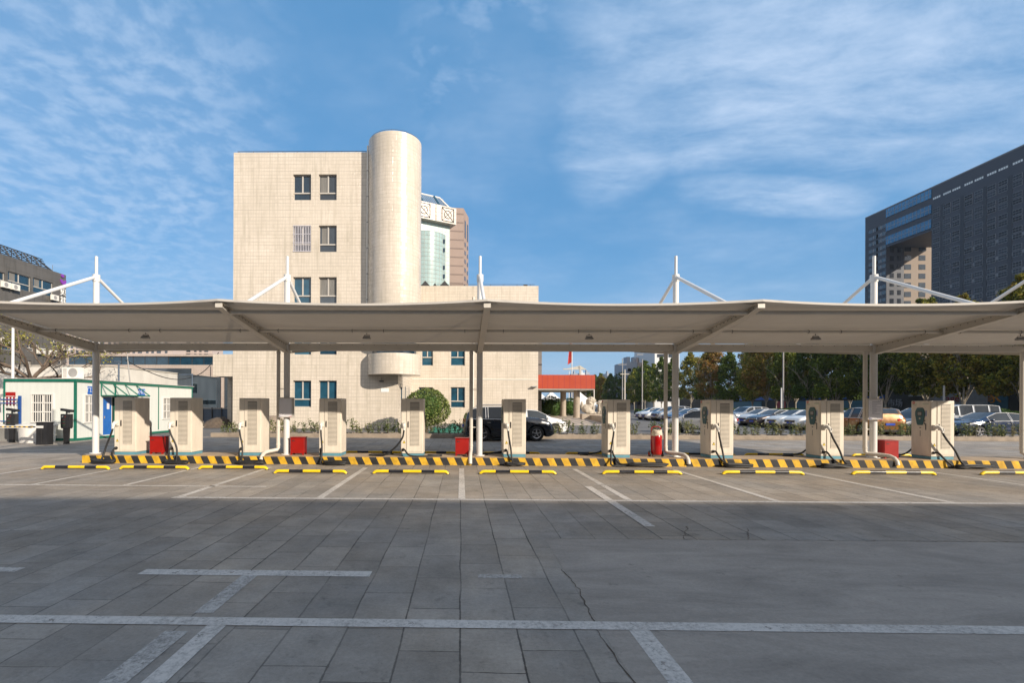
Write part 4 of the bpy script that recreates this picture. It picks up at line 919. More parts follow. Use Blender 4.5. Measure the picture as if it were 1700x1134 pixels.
# ---------------------------------------------------------------- dark tiled office block on the left
def left_block():
    X = A(109, 600, 61.9).x; Ye = 61.9; Yn = 40; zt = XP(109, 457, X).z
    t = thing('dark_office_block', 'dark grey tiled office block at the left edge with a steel lattice on its roof', 'building', (X, 50, 0))
    bx = lambda mb, x0, x1, y0, y1, z0, z1, m: mb.box(x0, x1, y0-50, y1-50, z0, z1, m)
    fS = lambda u, v, d: (-d, u-50, v)
    def hole(x0, x1, y0, y1):                       # image box -> opening on the side face
        a, b = XP(x0, y1, X).y, XP(x1, y1, X).y; xm = (x0+x1)/2; return (min(a, b), max(a, b), XP(xm, y1, X).z, XP(xm, y0, X).z)
    h = [hole(-14, 8, 450, 472), hole(13, 51, 455, 480), hole(55, 88, 465, 489), hole(-10, 20, 560, 580) , hole(93, 98, 497, 505), hole(45, 56, 571, 583), hole(46, 52, 599, 616), hole(4, 20, 605, 621), hole(86, 96, 560, 575), hole(60, 66, 571, 590), hole(96, 103, 590, 604)]
    mb = MB(); wall(mb, fS, Yn, Ye, 0, zt, h, .2, 'grey_tile'); bx(mb, -14, -.25, Yn, Ye, 0, zt-.01, 'grey_tile'); bx(mb, -.25, 0, Ye-.001, Ye, 0, zt, 'grey_tile'); bx(mb, -14, 0, Yn, Ye, zt, zt+.02, 'grey_tile'); mb.build('wall', t)
    for q in h: win_unit(t, fS, q, .19, 'glass_blue' if q[1]-q[0] > 1 else 'glass_dark', frame='frame_alu', split=.6, curtain=(.1, .35, True) if q[1]-q[0] > 2 else None)
    mb = MB(); zl = zt+1.35; xs = -3.2; y = Yn         # lattice screen
    y1 = XP(88, 450, X).y
    mb.tube([(-1, Yn-50, zl), (-1, y1-1.5-50, zl)], .07, 'dark_steel', 5).tube([(-.15, Yn-50, zt+.05), (-.15, y1-50, zt+.05)], .07, 'dark_steel', 5); k = 0
    while y < y1-1.2:
        mb.tube([(-1, y-50, zl), (-.15, y-50, zt+.05)], .08, 'dark_steel', 5); mb.tube([(-1, y+.4-50, zl-.05), (-.15, y+1.2-50, zt+.1)], .045, 'dark_steel', 4).tube([(-.2, y+.2-50, zt+.1), (-.95, y+1-50, zl)], .045, 'dark_steel', 4)
        for q in range(5): a = q/5; mb.tube([(-1+.85*a, y-50, zl-(zl-zt)*a), (-1+.85*a, y+1.3-50, zl-(zl-zt)*a)], .05, 'dark_steel', 4)
        y += 1.3
    mb.tube([(-1, y1-1.6-50, zl), (-.15, y1-50, zt+.05)], .08, 'dark_steel', 5).build('roof_lattice', t)
    mb = MB(); c = XP(103, 458, X); r_ = .38
    mb.lathe([(0, .02), (.22, .02), (.22, .12), (0, .12)], 'purple', (0, c.y-50, c.z), 16, axis='X')
    c2 = XP(104.2, 465.5, X); pts = []; inn = []
    for k in range(15):
        a = math.pi*(1.0+k/14*1.0); rr = 1.0; pts.append((.02, c2.y-50+.46*math.cos(a), c2.z+.05+.62*math.sin(a)))
    for k in range(15):
        a = math.pi*(2.0-k/14*1.0); inn.append((.02, c2.y-50+.17*math.cos(a), c2.z+.05+.18*math.sin(a)))
    inn = [(x, y+.03, z) for x, y, z in inn]
    for k in range(14): mb.prism([pts[k], pts[k+1], inn[13-k], inn[14-k]], (.10, 0, 0), 'purple')
    mb.build('emblem', t)
    for ch, py in (('贝', 486), ('其', 500)):
        q = XP(104.2, py, X); text_mesh('sign_character', ch, 1.0, (.05, q.y-50, q.z), (R_(90), 0, R_(90)), 'sign_white', t, .06)
    MB().tube([(-1, XP(100, 450, X).y-50, zt), (-1, XP(100, 450, X).y-50, zt+1.1)], .03, 'dark_steel', 4).build('aerial', t)
    return X
LX = left_block()
def ac_unit():
    t = thing('air_conditioner', 'x', 'air conditioner')
    MB().box(0, .32, -.42, .42, 0, .6, 'white_plastic').build('casing', t, bevel=.02)
    MB().lathe([(.22, .322), (.20, .34), (.03, .335), (0, .335)], 'grey_plastic', (0, -.08, .3), 20, axis='X').build('fan_grille', t)
    mb = MB()
    for y in (-.33, .33): mb.box(-.05, .34, y-.02, y+.02, -.04, 0, 'dark_steel')
    mb.build('bracket', t); return t
ac0 = ac_unit(); first = True
for (px, py, lb) in ((5, 478, 'white air conditioner hung on the dark office block, leftmost in the upper row'), (21, 482, 'white air conditioner under the two-part top window of the dark office block'), (87, 499, 'white air conditioner just above the canopy edge on the dark office block'), (5, 571, 'white air conditioner on the dark office block at the left edge, left of the pole'), (64, 588, 'white air conditioner behind the upper branches of the bare tree'), (84, 591, 'white air conditioner right of the branches on the dark office block'), (106, 582, 'white air conditioner near the corner of the dark office block under the canopy'), (4, 627, 'white air conditioner low on the dark block, left of the pale pole'), (64, 632, 'white air conditioner just above the office roof, left of the big roof unit')):
    o = ac0 if first else copy_tree(ac0); first = False; p = XP(px, py, LX); o.location = (p.x+.14, p.y, p.z); o.scale = (1.0, 1.12, 1.15); tag(o, lb, 'air conditioner', 'air conditioners on the dark office block')
# ---------------------------------------------------------------- low hall, annex, far blocks at the left
def low_hall():
    Y = 84.0; x0, x1 = A(112, 600, Y).x, A(392, 600, Y).x; z = lambda py: A(200, py, Y).z
    t = thing('low_hall', 'low pinkish hall with a long dark glass band behind the green framed office', 'building')
    MB().box(x0, x1, Y, Y+14, 0, z(605.5), 'pink_tile').box(x0, x1-2.6, Y+.0, Y+14, z(591.5), z(588.5), 'pink_tile').build('wall', t)
    mb = MB().box(x0, x1-2.6, Y+.3, Y+13, z(605.5), z(591.5), 'glass_blue'); k = x0+1
    while k < x1-3: mb.box(k, k+.08, Y+.26, Y+.3, z(605.5), z(591.5), 'dark_steel'); k += 2.1
    mb.build('glass_band', t)
    MB().box(A(230, 600, Y).x, A(318, 600, Y).x, Y-.05, Y-.002, z(622), z(611.5), 'glass_dark').build('window_strip', t)
    mb = MB(); k = A(352, 640, Y).x
    while k < x1-.3: mb.box(k, k+.34, Y-.35, Y-.02, 0, z(606), 'pink_tile'); mb.box(k+.4, k+1.5, Y-.05, Y-.004, .4, 6.4, 'glass_dark'); k += 1.8
    mb.build('pilaster', t)
low_hall()
def annex():
    X = A(360, 628, 50).x; z1 = A(360, 628, 50).z
    t = thing('plaster_annex', 'pale plastered annex with small windows, running back behind the green framed office', 'building', (X, 42, 0))
    yn = 34.5; MB().box(-16, 0, yn-42, 50-42, 0, z1, 'white_plaster').box(-16, .06, yn-42.06, 50.1-42, z1, z1+.08, 'plaster').build('wall', t)
    for (px, py, w, h) in ((235, 646, .7, .7), (322, 645, .6, 1.1), (340, 668, .5, .6), (351, 668, .9, .6)):
        p = XP(px, py, X); MB().box(0, .03, p.y-42-w, p.y-42+w, p.z-h/2, p.z+h/2, 'frame_white').box(.03, .04, p.y-42-w+.1, p.y-42+w-.1, p.z-h/2+.1, p.z+h/2-.1, 'glass_dark').build('window', t)
annex()
for j, (a, b, top, Y, lb) in enumerate(((100, 287, 535, 300, 'pinkish apartment slab far behind the low hall, left of the gap of sky'), (306, 353, 540, 320, 'pinkish apartment slab far behind the low hall, right of the gap of sky'))):
    x0, x1 = A(a, 600, Y).x, A(b, 600, Y).x; zt = A(200, top, Y).z
    t = thing('apartment_slab', lb, 'building', (0, Y, 0)); MB().box(x0, x1, 0, 14, 0, zt, 'far_pink').build('wall', t); mb = MB(); k = x0+1.5; i = 0
    while k < x1-2:
        mb.box(k, k+(1.6 if i % 3 else 2.6), -.15, 0, 4, zt-2, 'glass_dark'); k += 3.4 if i % 3 else 5.2; i += 1
    for q in range(int(zt/3)): mb.box(x0, x1, -.25, -.16, q*3+2.1, q*3+3.2, 'far_pink')
    mb.build('window', t)
# ---------------------------------------------------------------- green framed site office
def site_office():
    X = A(125, 736, 21.9).x; Y0 = 21.9; zt = A(125, 634, Y0).z; L = 9.6; Wd = X-A(8, 700, Y0).x
    t = thing('site_office', 'white panel site office with green steel frame, blue door and barred windows', 'office cabin', (X, Y0, 0))
    gf = 'green_frame'; fw = .10
    fE = lambda u, v, d: (u, d, v); fSd = lambda u, v, d: (-d, u, v)
    z0 = .12; he = [(-Wd+A(54, 680, Y0).x-A(8, 680, Y0).x, -Wd+A(88, 680, Y0).x-A(8, 680, Y0).x, A(60, 700, Y0).z, A(60, 655.5, Y0).z)]
    yq = lambda px: XP(px, 690, X).y-Y0
    hs = [(yq(140), yq(157), .86, 2.1), (yq(171), yq(185), .05+z0, 2.05), (yq(186), yq(216), .7, 2.05), (yq(222), yq(242), .86, 2.05), (yq(270), yq(284), .86, 2.05)]
    mb = MB(); wall(mb, fE, -Wd, 0, z0, zt, he, .06, 'office_panel'); wall(mb, fSd, 0, L, z0, zt, hs, .06, 'office_panel')
    mb.box(-Wd, -.07, .07, L, z0, zt-.002, 'office_panel'); mb.face([(-Wd, 0, z0), (-Wd, .07, z0), (-Wd, .07, zt), (-Wd, 0, zt)], 'office_panel'); mb.build('wall_panel', t)
    mb = MB()
    for (x, y) in ((0, 0), (-Wd, 0), (0, L)): mb.box(x-.06, x+.025, y-.025 if y == 0 else y-.06, y+.06 if y == 0 else y+.025, z0+.001, zt, gf)
    mb.box(-.006, .02, L*.63, L*.63+.06, z0+.1, zt-.01, gf).box(-.06, .03, L*.26, L*.26+.09, .001+z0, zt, gf)
    mb.box(-Wd-.03, .05, -.05, L+.05, zt, zt+.13, gf).box(-Wd-.01, .03, -.03, L+.03, 0.01, z0, gf).build('frame', t)
    mb = MB().box(-Wd-.1, .1, -.1, L+.1, zt+.13, zt+.15, 'white_steel'); mb.build('roof', t)
    def barwin(f, h, nb):
        fr = MB(); u0, u1, v0, v1 = h
        def bx(mb, a0, a1, b0, b1, d0, d1, m): mb.prism([f(a0, b0, d0), f(a1, b0, d0), f(a1, b1, d0), f(a0, b1, d0)], Vector(f(a0, b0, d1))-Vector(f(a0, b0, d0)), m)
        for q in ((u0-.06, u1+.06, v1, v1+.06), (u0-.06, u1+.06, v0-.06, v0), (u0-.06, u0, v0, v1), (u1, u1+.06, v0, v1)): bx(fr, *q, -.05, 0.0-.001, 'frame_white')
        w = fr.build('window', t); MB().face([f(u0, v0, .05), f(u1, v0, .05), f(u1, v1, .05), f(u0, v1, .05)], 'glass_dark').build('pane', w)
        b_ = MB(); um = (u0+u1)/2; bx(b_, um-.03, um+.03, v0, v1, .0, .03, 'frame_white'); bx(b_, u0, u1, v0+(v1-v0)*.34, v0+(v1-v0)*.34+.05, -.03, -.01, 'frame_white'); bx(b_, u0, u1, v0+(v1-v0)*.68, v0+(v1-v0)*.68+.05, -.03, -.01, 'frame_white')
        for k in range(nb): a = u0+(u1-u0)*(k+.5)/nb; bx(b_, a-.014, a+.014, v0, v1, -.028, -.008, 'frame_white')
        b_.build('window_bars', w)
    barwin(fE, he[0], 9)
    for i in (0, 3, 4): barwin(fSd, hs[i], 7)
    h = hs[1]; d = MB().box(-.05, -.005, h[0], h[1], h[2], h[3], 'blue_door').build('door', t); MB().box(-.004, 0, h[0]+.45*(h[1]-h[0]), h[0]+.75*(h[1]-h[0]), 1.45, 1.75, 'paper').box(-.0038, .012, h[0]+.05, h[0]+.12, .98, 1.1, 'chrome').build('notice', d)
    h = hs[2]; MB().box(-.055, -.05, h[0], h[1], h[2], h[3], 'dark_void').build('opening', t)
    # lean-to frame above the door
    y0, y1 = yq(167), yq(226); zz = 2.12; mb = MB(); out = .75
    mb.box(0, out, y0, y1, zz, zz+.03, gf).tube([(out, y0, zz+.02), (out, y1, zz+.02)], .035, gf, 6).tube([(.03, y0, zz), (.03, y0, zt)], .03, gf, 6)
    for q in (0, .33, .66, 1): yy = y0+(y1-y0)*q; mb.tube([(.02, yy, zt-.03), (out, yy, zz+.03)], .03, gf, 6).tube([(.02, yy, zz), (out, yy, zz)], .02, gf, 6)
    mb.build('door_awning', t)
    for y0_, y1_, tx in ((yq(145), yq(161), '门卫室'), (yq(229), yq(240), '办公室')):
        s = MB().box(.002, .03, y0_, y1_, 2.18, 2.55, 'blue_sign').build('sign', t); text_mesh('lettering', tx, .24, (.034, (y0_+y1_)/2, 2.365), (R_(90), 0, R_(90)), 'sign_white', s, .003)
    return X, Y0, zt
OX, OY, OZ = site_office()
o = thing('roof_air_conditioner', 'white air conditioning unit with one fan standing on the office roof', 'air conditioner', (OX-1.15, OY+.6, OZ+.16))
MB().box(0, .82, 0, .32, .03, .56, 'white_plastic').build('casing', o, bevel=.02); MB().lathe([(.0, -.012), (.19, -.012), (.22, -.003)], 'grey_plastic', (.53, 0, .30), 24, axis='Y').build('fan_grille', o); mb = MB()
for k in range(8): mb.box(.06, .24, -.006, -.001, .09+k*.055, .115+k*.055, 'grey_plastic')
for x in (.1, .7): mb.box(x, x+.05, 0, .32, 0, .03, 'dark_steel')
mb.build('grille', o)
o = thing('annex_air_conditioner', 'cream air conditioning unit standing in front of the plastered annex', 'air conditioner', (A(255, 652, 32).x, 32, 2.05))
MB().box(0, .75, 0, .34, 0, .85, 'white_plastic').build('casing', o, bevel=.02); MB().lathe([(0, -.012), (.22, -.012), (.26, -.002)], 'grey_plastic', (.3, 0, .45), 20, axis='Y').build('fan_grille', o); MB().box(0, .04, .1, .14, -2.05, 0, 'dark_steel').box(.7, .74, .1, .14, -2.05, 0, 'dark_steel').build('stand', o)
# poles behind the office
def pole(name, cat, px, py0, Y, H, r, m, lb, lean=0.0, head=None, zb=0.0):
    x = A(px, py0, Y).x; t = thing(name, lb, cat, (x, Y, zb)); MB().tube([(0, 0, 0), (lean, 0, H)], r, m, 10, r1=r*.75).build('shaft', t, 40)
    if head: MB().box(*head, m).build('head', t)
    return t
pole('lamp_pole', 'pole', 21, 700, 24, 6.0, .075, 'white_steel', 'plain white pole behind the left end of the green framed office')
pole('camera_pole', 'pole', 197, 640, 32, 4.6, .07, 'fence_blue', 'blue grey pole with a flat bracket behind the office', head=(-.8, .1, -.1, .1, 4.5, 4.58))
pole('leaning_pole', 'pole', 224, 645, 33, 5.1, .05, 'grey_plastic', 'thin grey pole leaning to the left behind the office', lean=-.55)
pole('slim_pole', 'pole', 319, 660, 36, 4.0, .06, 'fence_blue', 'blue grey pole standing before the plastered annex, right end', head=(-1.0, .05, -.05, .05, 3.9, 3.97))
cab = MB().tube(spline([A(208, 598, 33), A(235, 612, 34), A(270, 626, 35), (A(300, 630, 36)), A(330, 622, 36.2), A(350, 605, 36.5), A(363, 585, 36.8)], 8), .03, 'rubber', 6).build('utility_cable'); tag(cab, 'black overhead cable sagging from the leaning pole to the cream building', 'cable')
# metal fence behind the bed
t = thing('metal_fence', 'low blue grey sheet metal fence in the passage left of the cream building', 'fence'); a, b = A(336, 690, 40), A(392, 690, 40)
MB().box(a.x, b.x, 40, 40.05, .1, 1.35, 'fence_blue').build('sheet', t); mb = MB(); k = a.x
while k < b.x: mb.box(k, k+.08, 39.93, 40, 0, 1.42, 'dark_steel'); k += .8
mb.box(a.x, b.x, 39.94, 40, 1.3, 1.4, 'grey_plastic').build('post', t)
MB_ = MB(); r = random.Random(5); a, b = A(346, 700, 36).x, A(384, 700, 36).x; rows = []
for i in range(9): rows.append([(a+(b-a)*k/14, 34+i*.5, max(0, (.75*math.sin(math.pi*i/8)*math.sin(math.pi*k/14)**.6+r.uniform(-.08, .08))*(1 if 0 < i < 8 and 0 < k < 14 else 0))) for k in range(15)])
o = MB_.grid(rows, 'soil').build('soil_heap', None, 80); tag(o, 'dark heap of earth in front of the metal fence', 'heap')
# ---------------------------------------------------------------- gate at the left edge
def gate_post(px, Y, lb, s=1.0):
    x = A(px, 730, Y).x; t = thing('camera_terminal', lb, 'gate camera', (x, Y, 0))
    MB().box(-.10, .10, -.07, .07, 0, .025, 'dark_steel').prism([(-.09, -.05, .02), (.09, -.05, .02), (.12, -.05, .7), (-.12, -.05, .7)], (0, .1, 0), 'black_plastic').build('stand', t)
    b = MB().prism([(-.15, -.09, .66), (.15, -.09, .66), (.19, -.09, .72), (.19, -.09, 1.28), (-.19, -.09, 1.28), (-.19, -.09, .72)], (0, .2, 0), 'black_plastic').build('display', t, bevel=.006)
    MB().box(-.16, .06, -.096, -.091, .78, 1.24, 'rubber').build('screen', b); text_mesh('lettering', 'P', .12, (-.10, -.098, 1.16), (R_(90), 0, 0), 'sign_white', b, .001)
    mb = MB()
    for k, c in enumerate(('led_red', 'led_green', 'led_red', 'led_green')): mb.box(-.12, .0, -.0975, -.0965, 1.03-k*.075, 1.036-k*.075, c)
    mb.box(-.0, .03, -.0975, -.0965, 1.15, 1.18, 'led_red').build('led_text', b)
    T = Matrix.Translation((.03, 0, 1.43)) @ Matrix.Rotation(R_(8), 4, 'Y'); MB().box(-.24, .24, -.08, .08, -.045, .045, 'black_plastic', T).box(-.27, .2, -.09, .09, .045, .055, 'black_plastic', T).tube([(0, 0, 1.27), (0, 0, 1.40)], .03, 'dark_steel', 8).lathe([(0, .02), (.05, .0), (.05, .06)], 'chrome', (.12, -.03, 1.32), 10).build('camera', t)
gate_post(110.5, 20.3, 'dark number plate camera terminal right of the barrier box'); gate_post(20, 20.8, 'dark number plate camera terminal behind the striped barrier arm')
x = A(73.5, 730, 19.9).x; t = thing('barrier', 'black barrier box with a raised black seam and a striped arm reaching left', 'barrier', (x, 19.9, 0))
MB().box(-.22, .24, -.15, .18, 0, .93, 'black_plastic').box(-.02, .02, -.156, -.151, .04, .9, 'dark_steel').box(-.24, .26, -.17, .2, .93, .95, 'black_plastic').build('housing', t, bevel=.008)
mb = MB(); k = 0; xx = -.2
while xx > -4.2: mb.box(xx-.10, xx, -.215, -.20, .735-.006*k*.0, .775, 'kerb_yellow' if k % 2 else 'kerb_black'); xx -= .10; k += 1
mb.box(-4.2, .1, -.20, -.16, .70, .80, 'white_steel').build('barrier_arm', t)
t = thing('round_plinth', 'white concrete half-round wall end behind the barrier arm', 'wall', (A(52, 735, 20.9).x, 21.2, 0)); MB().lathe([(0, 0), (.62, 0), (.66, .72), (0, .72)], 'white_concrete', n=28).build('body', t, 40); MB().lathe([(0, .72), (.74, .72), (.74, .80), (0, .82)], 'white_concrete', n=28).build('coping', t, 40)
t = thing('stone_wall', 'low grey stone wall at the left edge with the blue fence on top', 'wall', (A(34, 735, 21.6).x, 21.6, 0)); MB().box(-6, 0, 0, .35, 0, .68, 'stone_grey').build('body', t); MB().box(-6, .05, -.05, .4, .68, .76, 'white_concrete').build('coping', t)
x = A(31, 700, 21.7).x; t = thing('blue_fence', 'blue steel fence with white slats on the low stone wall', 'fence', (x, 21.75, .76)); H = 1.25
MB().box(-.05, .05, -.04, .04, 0, H+.06, 'blue_steel').build('post', t); mb = MB()
for z in (.12, .95, 1.12): mb.box(-5.9, -.05, -.02, .02, z, z+.045, 'blue_steel')
mb.build('rail', t); mb = MB(); k = -.22
while k > -5.9: mb.box(k-.025, k+.025, .021, .04, .02, 1.25, 'white_steel'); k -= .16 if k > -.6 else .155
mb.build('slat', t)
p = A(18, 662, 21.9); t = thing('red_notice', 'red notice board behind the white fence slats', 'sign', (p.x, 21.87, p.z)); MB().box(-.22, .22, 0, .03, -.30, .30, 'red_paint').build('board', t); mb = MB()
for z in (-.1, .1): mb.box(-.2, .2, -.006, -.002, z, z+.02, 'sign_white')
mb.build('print', t)
# ---------------------------------------------------------------- porch with the orange fascia
def porch():
    Y = 54.0; x0, x1 = A(895, 630, Y).x, A(988, 630, Y).x; z0, z1 = A(940, 645.5, Y).z, A(940, 622.5, Y).z
    t = thing('entrance_porch', 'entrance porch with a bright orange fascia on two round stone columns', 'porch', (x0, Y, 0)); w = x1-x0
    MB().box(-2.5, w, 0, 12, z0+.3, z1, 'orange_panel').box(-2.5, w, 0, 12, z0, z0+.3-.001, 'orange_panel').build('fascia', t); mb = MB(); k = .35
    while k < w: mb.box(k, k+.035, -.006, .001, z0, z1, 'sign_darkred'); k += .61
    mb.build('panel_joint', t)
    MB().box(-2.4, w-.05, .05, 11.9, z0-.12, z0-.001, 'soffit').build('soffit', t)
    for px, yy in ((957.5, 1.6), (935, 7.5)):
        x = A(px, 660, Y+yy).x-x0; MB().tube([(x, yy, .35), (x, yy, z0-.12)], .36, 'column_stone', 24).tube([(x, yy, .3), (x, yy, .45)], .44, 'column_stone', 24).build('column', t, 40)
porch()
pl = MB().prism([(A(885, 700, 52).x, 50, 0), (A(975, 700, 50).x, 50, 0), (A(1000, 700, 62).x, 62, 0), (A(1010, 700, 84).x, 84, 0), (A(870, 700, 84).x, 84, 0)], (0, 0, .32), 'plaza_stone'); a0 = A(880, 705, 42); a1 = A(1000, 705, 42)
pl.face([(a0.x, 42, .0), (a1.x+.6, 42, .0), (A(975, 700, 50).x+1.5, 50, .322), (A(885, 700, 52).x, 50, .322)], 'plaza_stone'); struct(pl.build('plaza'))
mb = MB()
for k in range(9): xx = A(893+k*12, 700, 47).x; mb.prism([(xx, 43, .050), (xx+.10, 43, .050), (xx+.10-.3, 50, .335), (xx-.3, 50, .335)], (0, 0, .006), 'text_grey')
struct(mb.build('paving_joint'))
q0, q1 = A(972, 690, 52), A(1008, 700, 43); o = MB().prism([(q0.x, 52, 0), (q1.x, 43, 0), (q1.x+.35, 43, 0), (q0.x+.35, 52, 0)], (0, 0, .75), 'column_stone').build('ramp_wall'); tag(o, 'low brown parapet sloping down in front of the stone lion', 'wall')
# guardian lion, carved as one body
def lion(px, Y, lb, mirror, s=1.0):
    x = A(px, 690, Y).x; t = thing('stone_lion', lb, 'statue', (x, Y, .3))
    bm = bmesh.new(); m = mirror
    def blob(cx, cy, cz, rx, ry, rz):
        bmesh.ops.create_icosphere(bm, subdivisions=3, radius=1, matrix=Matrix.Translation((cx*m, cy, cz)) @ Matrix.Diagonal((rx, ry, rz, 1)))
    blob(-.25, 0, .55, .52, .38, .48); blob(.05, 0, .95, .38, .34, .55); blob(.25, 0, 1.45, .36, .33, .34); blob(.50, 0, 1.38, .22, .22, .18); blob(.55, 0, 1.27, .18, .16, .08)
    for sy in (-1, 1): blob(.38, .2*sy, .55, .13, .12, .55); blob(.5, .2*sy, .12, .2, .14, .12); blob(-.1, .3*sy, .3, .4, .16, .28); blob(.1, .32*sy, .1, .25, .13, .1); blob(.18, .22*sy, 1.72, .08, .06, .1)
    blob(-.75, 0, .9, .14, .14, .42); blob(-.62, 0, .4, .16, .14, .2)
    r = random.Random(2)
    for k in range(46):
        a, b = r.uniform(0, 6.28), r.uniform(-.6, 1.3); blob(.12+.36*math.cos(a)*math.cos(b), .34*math.sin(a)*math.cos(b), 1.35+.42*math.sin(b)-.1, .10, .10, .10)
    me = bpy.data.meshes.new('body'); bm.to_mesh(me); bm.free(); me.materials.append(M['carved_stone']); o = bpy.data.objects.new('body', me); C.objects.link(o); o.parent = t; o.location.z = .55; o.scale = (s, s, s)
    rm = o.modifiers.new('r', 'REMESH'); rm.mode = 'VOXEL'; rm.voxel_size = .035; rm.use_smooth_shade = True
    MB().box(-.85, .8, -.5, .5, 0, .55, 'column_stone').build('pedestal', t, bevel=.03)
lion(978, 50, 'carved stone lion sitting beside the porch columns', 1, 1.0); lion(999, 51, 'stone lion mostly hidden behind a charging cabinet right of the porch', -1, .8)
# tents
def tent():
    t = thing('marquee', 'x', 'tent'); n = 12; rows = []
    for i in range(9):
        q = i/8; w = 2.6*(1-q)**1.0; z = 2.2+1.9*q**1.7+.0; ring = []
        for k in range(n*4):
            a = 2*math.pi*k/(n*4); c_, s_ = math.cos(a), math.sin(a); e = max(abs(c_), abs(s_)); ring.append((w*c_/e, w*s_/e, z))
        rows.append(ring)
    MB().grid(rows[:-1]+[[(0, 0, 4.1)]*(n*4)], 'tent_fabric', True).grid([rows[0], [(x, y, z-.35) for x, y, z in rows[0]]], 'tent_fabric', True).build('roof', t, 50)
    for sx in (-1, 1):
        for sy in (-1, 1): MB().tube([(sx*2.5, sy*2.5, 0), (sx*2.5, sy*2.5, 2.2)], .05, 'white_steel', 8).build('leg', t)
    return t
tt = tent()
for i, (px, Y, s, lb) in enumerate(((915, 78, 1.0, 'white peaked marquee behind the clipped bushes, left of the porch columns'), (962, 80, 1.0, 'white peaked marquee behind the right porch column'), (899, 88, .95, 'white peaked marquee farthest left, against the edge of the building'))):
    o = tt if i == 0 else copy_tree(tt); o.location = (A(px, 690, Y).x, Y, 0); o.scale = (s, s, s*.98); tag(o, lb, 'tent', 'white marquees behind the porch')
pole('banner_pole', 'pole', 986, 700, 62, 4.6, .08, 'white_steel', 'short white pole right behind the stone lion')
pole('thin_pole', 'pole', 944.5, 700, 75, 7, .07, 'white_steel', 'thin pale pole between the two porch columns')
# flag
x = A(949.5, 600, 95).x; t = thing('flagpole', 'tall pole with a limp red flag above the orange porch', 'flagpole', (x, 95, 0)); zf = A(946, 588, 95).z
MB().tube([(0, 0, 0), (0, 0, zf+6)], .09, 'white_steel', 8).build('pole', t, 40); rows = []
for i in range(9): q = i/8; rows.append([(-.05-(.35+.95*q*.5)*k/6-.5*q*(k/6), .12*math.sin(k*1.7+q*2), zf+5-q*6.6-.5*(k/6)*q) for k in range(7)])
MB().grid(rows, 'flag_red').build('flag', t, 80).scale.x = .62
# ---------------------------------------------------------------- vehicles (forward = +X)
CARS = {
 'sedan': dict(L=4.62, W=.90, wb=2.68, wr=.325, st=[(-2.31, .58, .60, .50, .62), (-2.26, .95, .90, .62, .78), (-2.0, 1.04, .95, .66, .85), (-1.72, 1.07, .96, .66, .88), (-.95, 1.40, .96, .60, .90), (-.3, 1.46, .95, .60, .90), (.25, 1.43, .94, .60, .90), (1.12, 1.02, .92, .70, .89), (1.6, .96, .86, .70, .87), (2.05, .84, .76, .66, .82), (2.24, .70, .64, .58, .74), (2.31, .50, .48, .50, .64)], pil=[(-1.38, -1.28), (-.42, -.34), (.78, 1.2)], side=(-1.45, .80)),
 'suv': dict(L=4.4, W=.91, wb=2.65, wr=.37, st=[(-2.2, .62, .64, .55, .66), (-2.16, 1.02, 1.0, .62, .80), (-2.06, 1.35, 1.06, .62, .86), (-1.8, 1.60, 1.06, .64, .90), (-1.2, 1.69, 1.06, .65, .91), (-.35, 1.70, 1.05, .65, .91), (.08, 1.64, 1.04, .64, .91), (.78, 1.17, 1.02, .72, .90), (1.5, 1.10, .98, .74, .89), (1.95, .98, .88, .70, .85), (2.14, .80, .74, .62, .78), (2.2, .55, .52, .55, .70)], pil=[(-1.18, -1.06), (-.36, -.26), (.50, 1.0)], side=(-1.85, .52)),
 'hatch': dict(L=4.25, W=.88, wb=2.6, wr=.32, st=[(-2.12, .55, .58, .50, .62), (-2.08, .95, .92, .58, .76), (-1.95, 1.22, .97, .58, .84), (-1.6, 1.40, .97, .60, .87), (-.9, 1.48, .96, .61, .88), (-.1, 1.49, .95, .61, .88), (.35, 1.44, .94, .60, .88), (1.15, 1.04, .93, .68, .87), (1.55, .97, .87, .68, .85), (1.9, .84, .76, .64, .80), (2.06, .66, .62, .56, .72), (2.12, .48, .46, .48, .62)], pil=[(-1.25, -1.15), (-.35, -.27), (.85, 1.2)], side=(-1.6, .88)),
 'van': dict(L=4.9, W=.86, wb=2.9, wr=.32, st=[(-2.45, .6, .62, .60, .70), (-2.42, 1.5, 1.08, .68, .82), (-2.3, 1.86, 1.1, .70, .85), (-1.6, 1.93, 1.1, .70, .86), (.6, 1.93, 1.1, .70, .86), (1.1, 1.85, 1.1, .70, .86), (1.85, 1.22, 1.08, .70, .85), (2.2, 1.02, .95, .66, .80), (2.42, .75, .7, .60, .74), (2.45, .5, .5, .55, .68)], pil=[(-1.5, -1.38), (-.35, -.22), (.75, .86), (1.4, 1.8)], side=(-2.2, 1.5)),
}
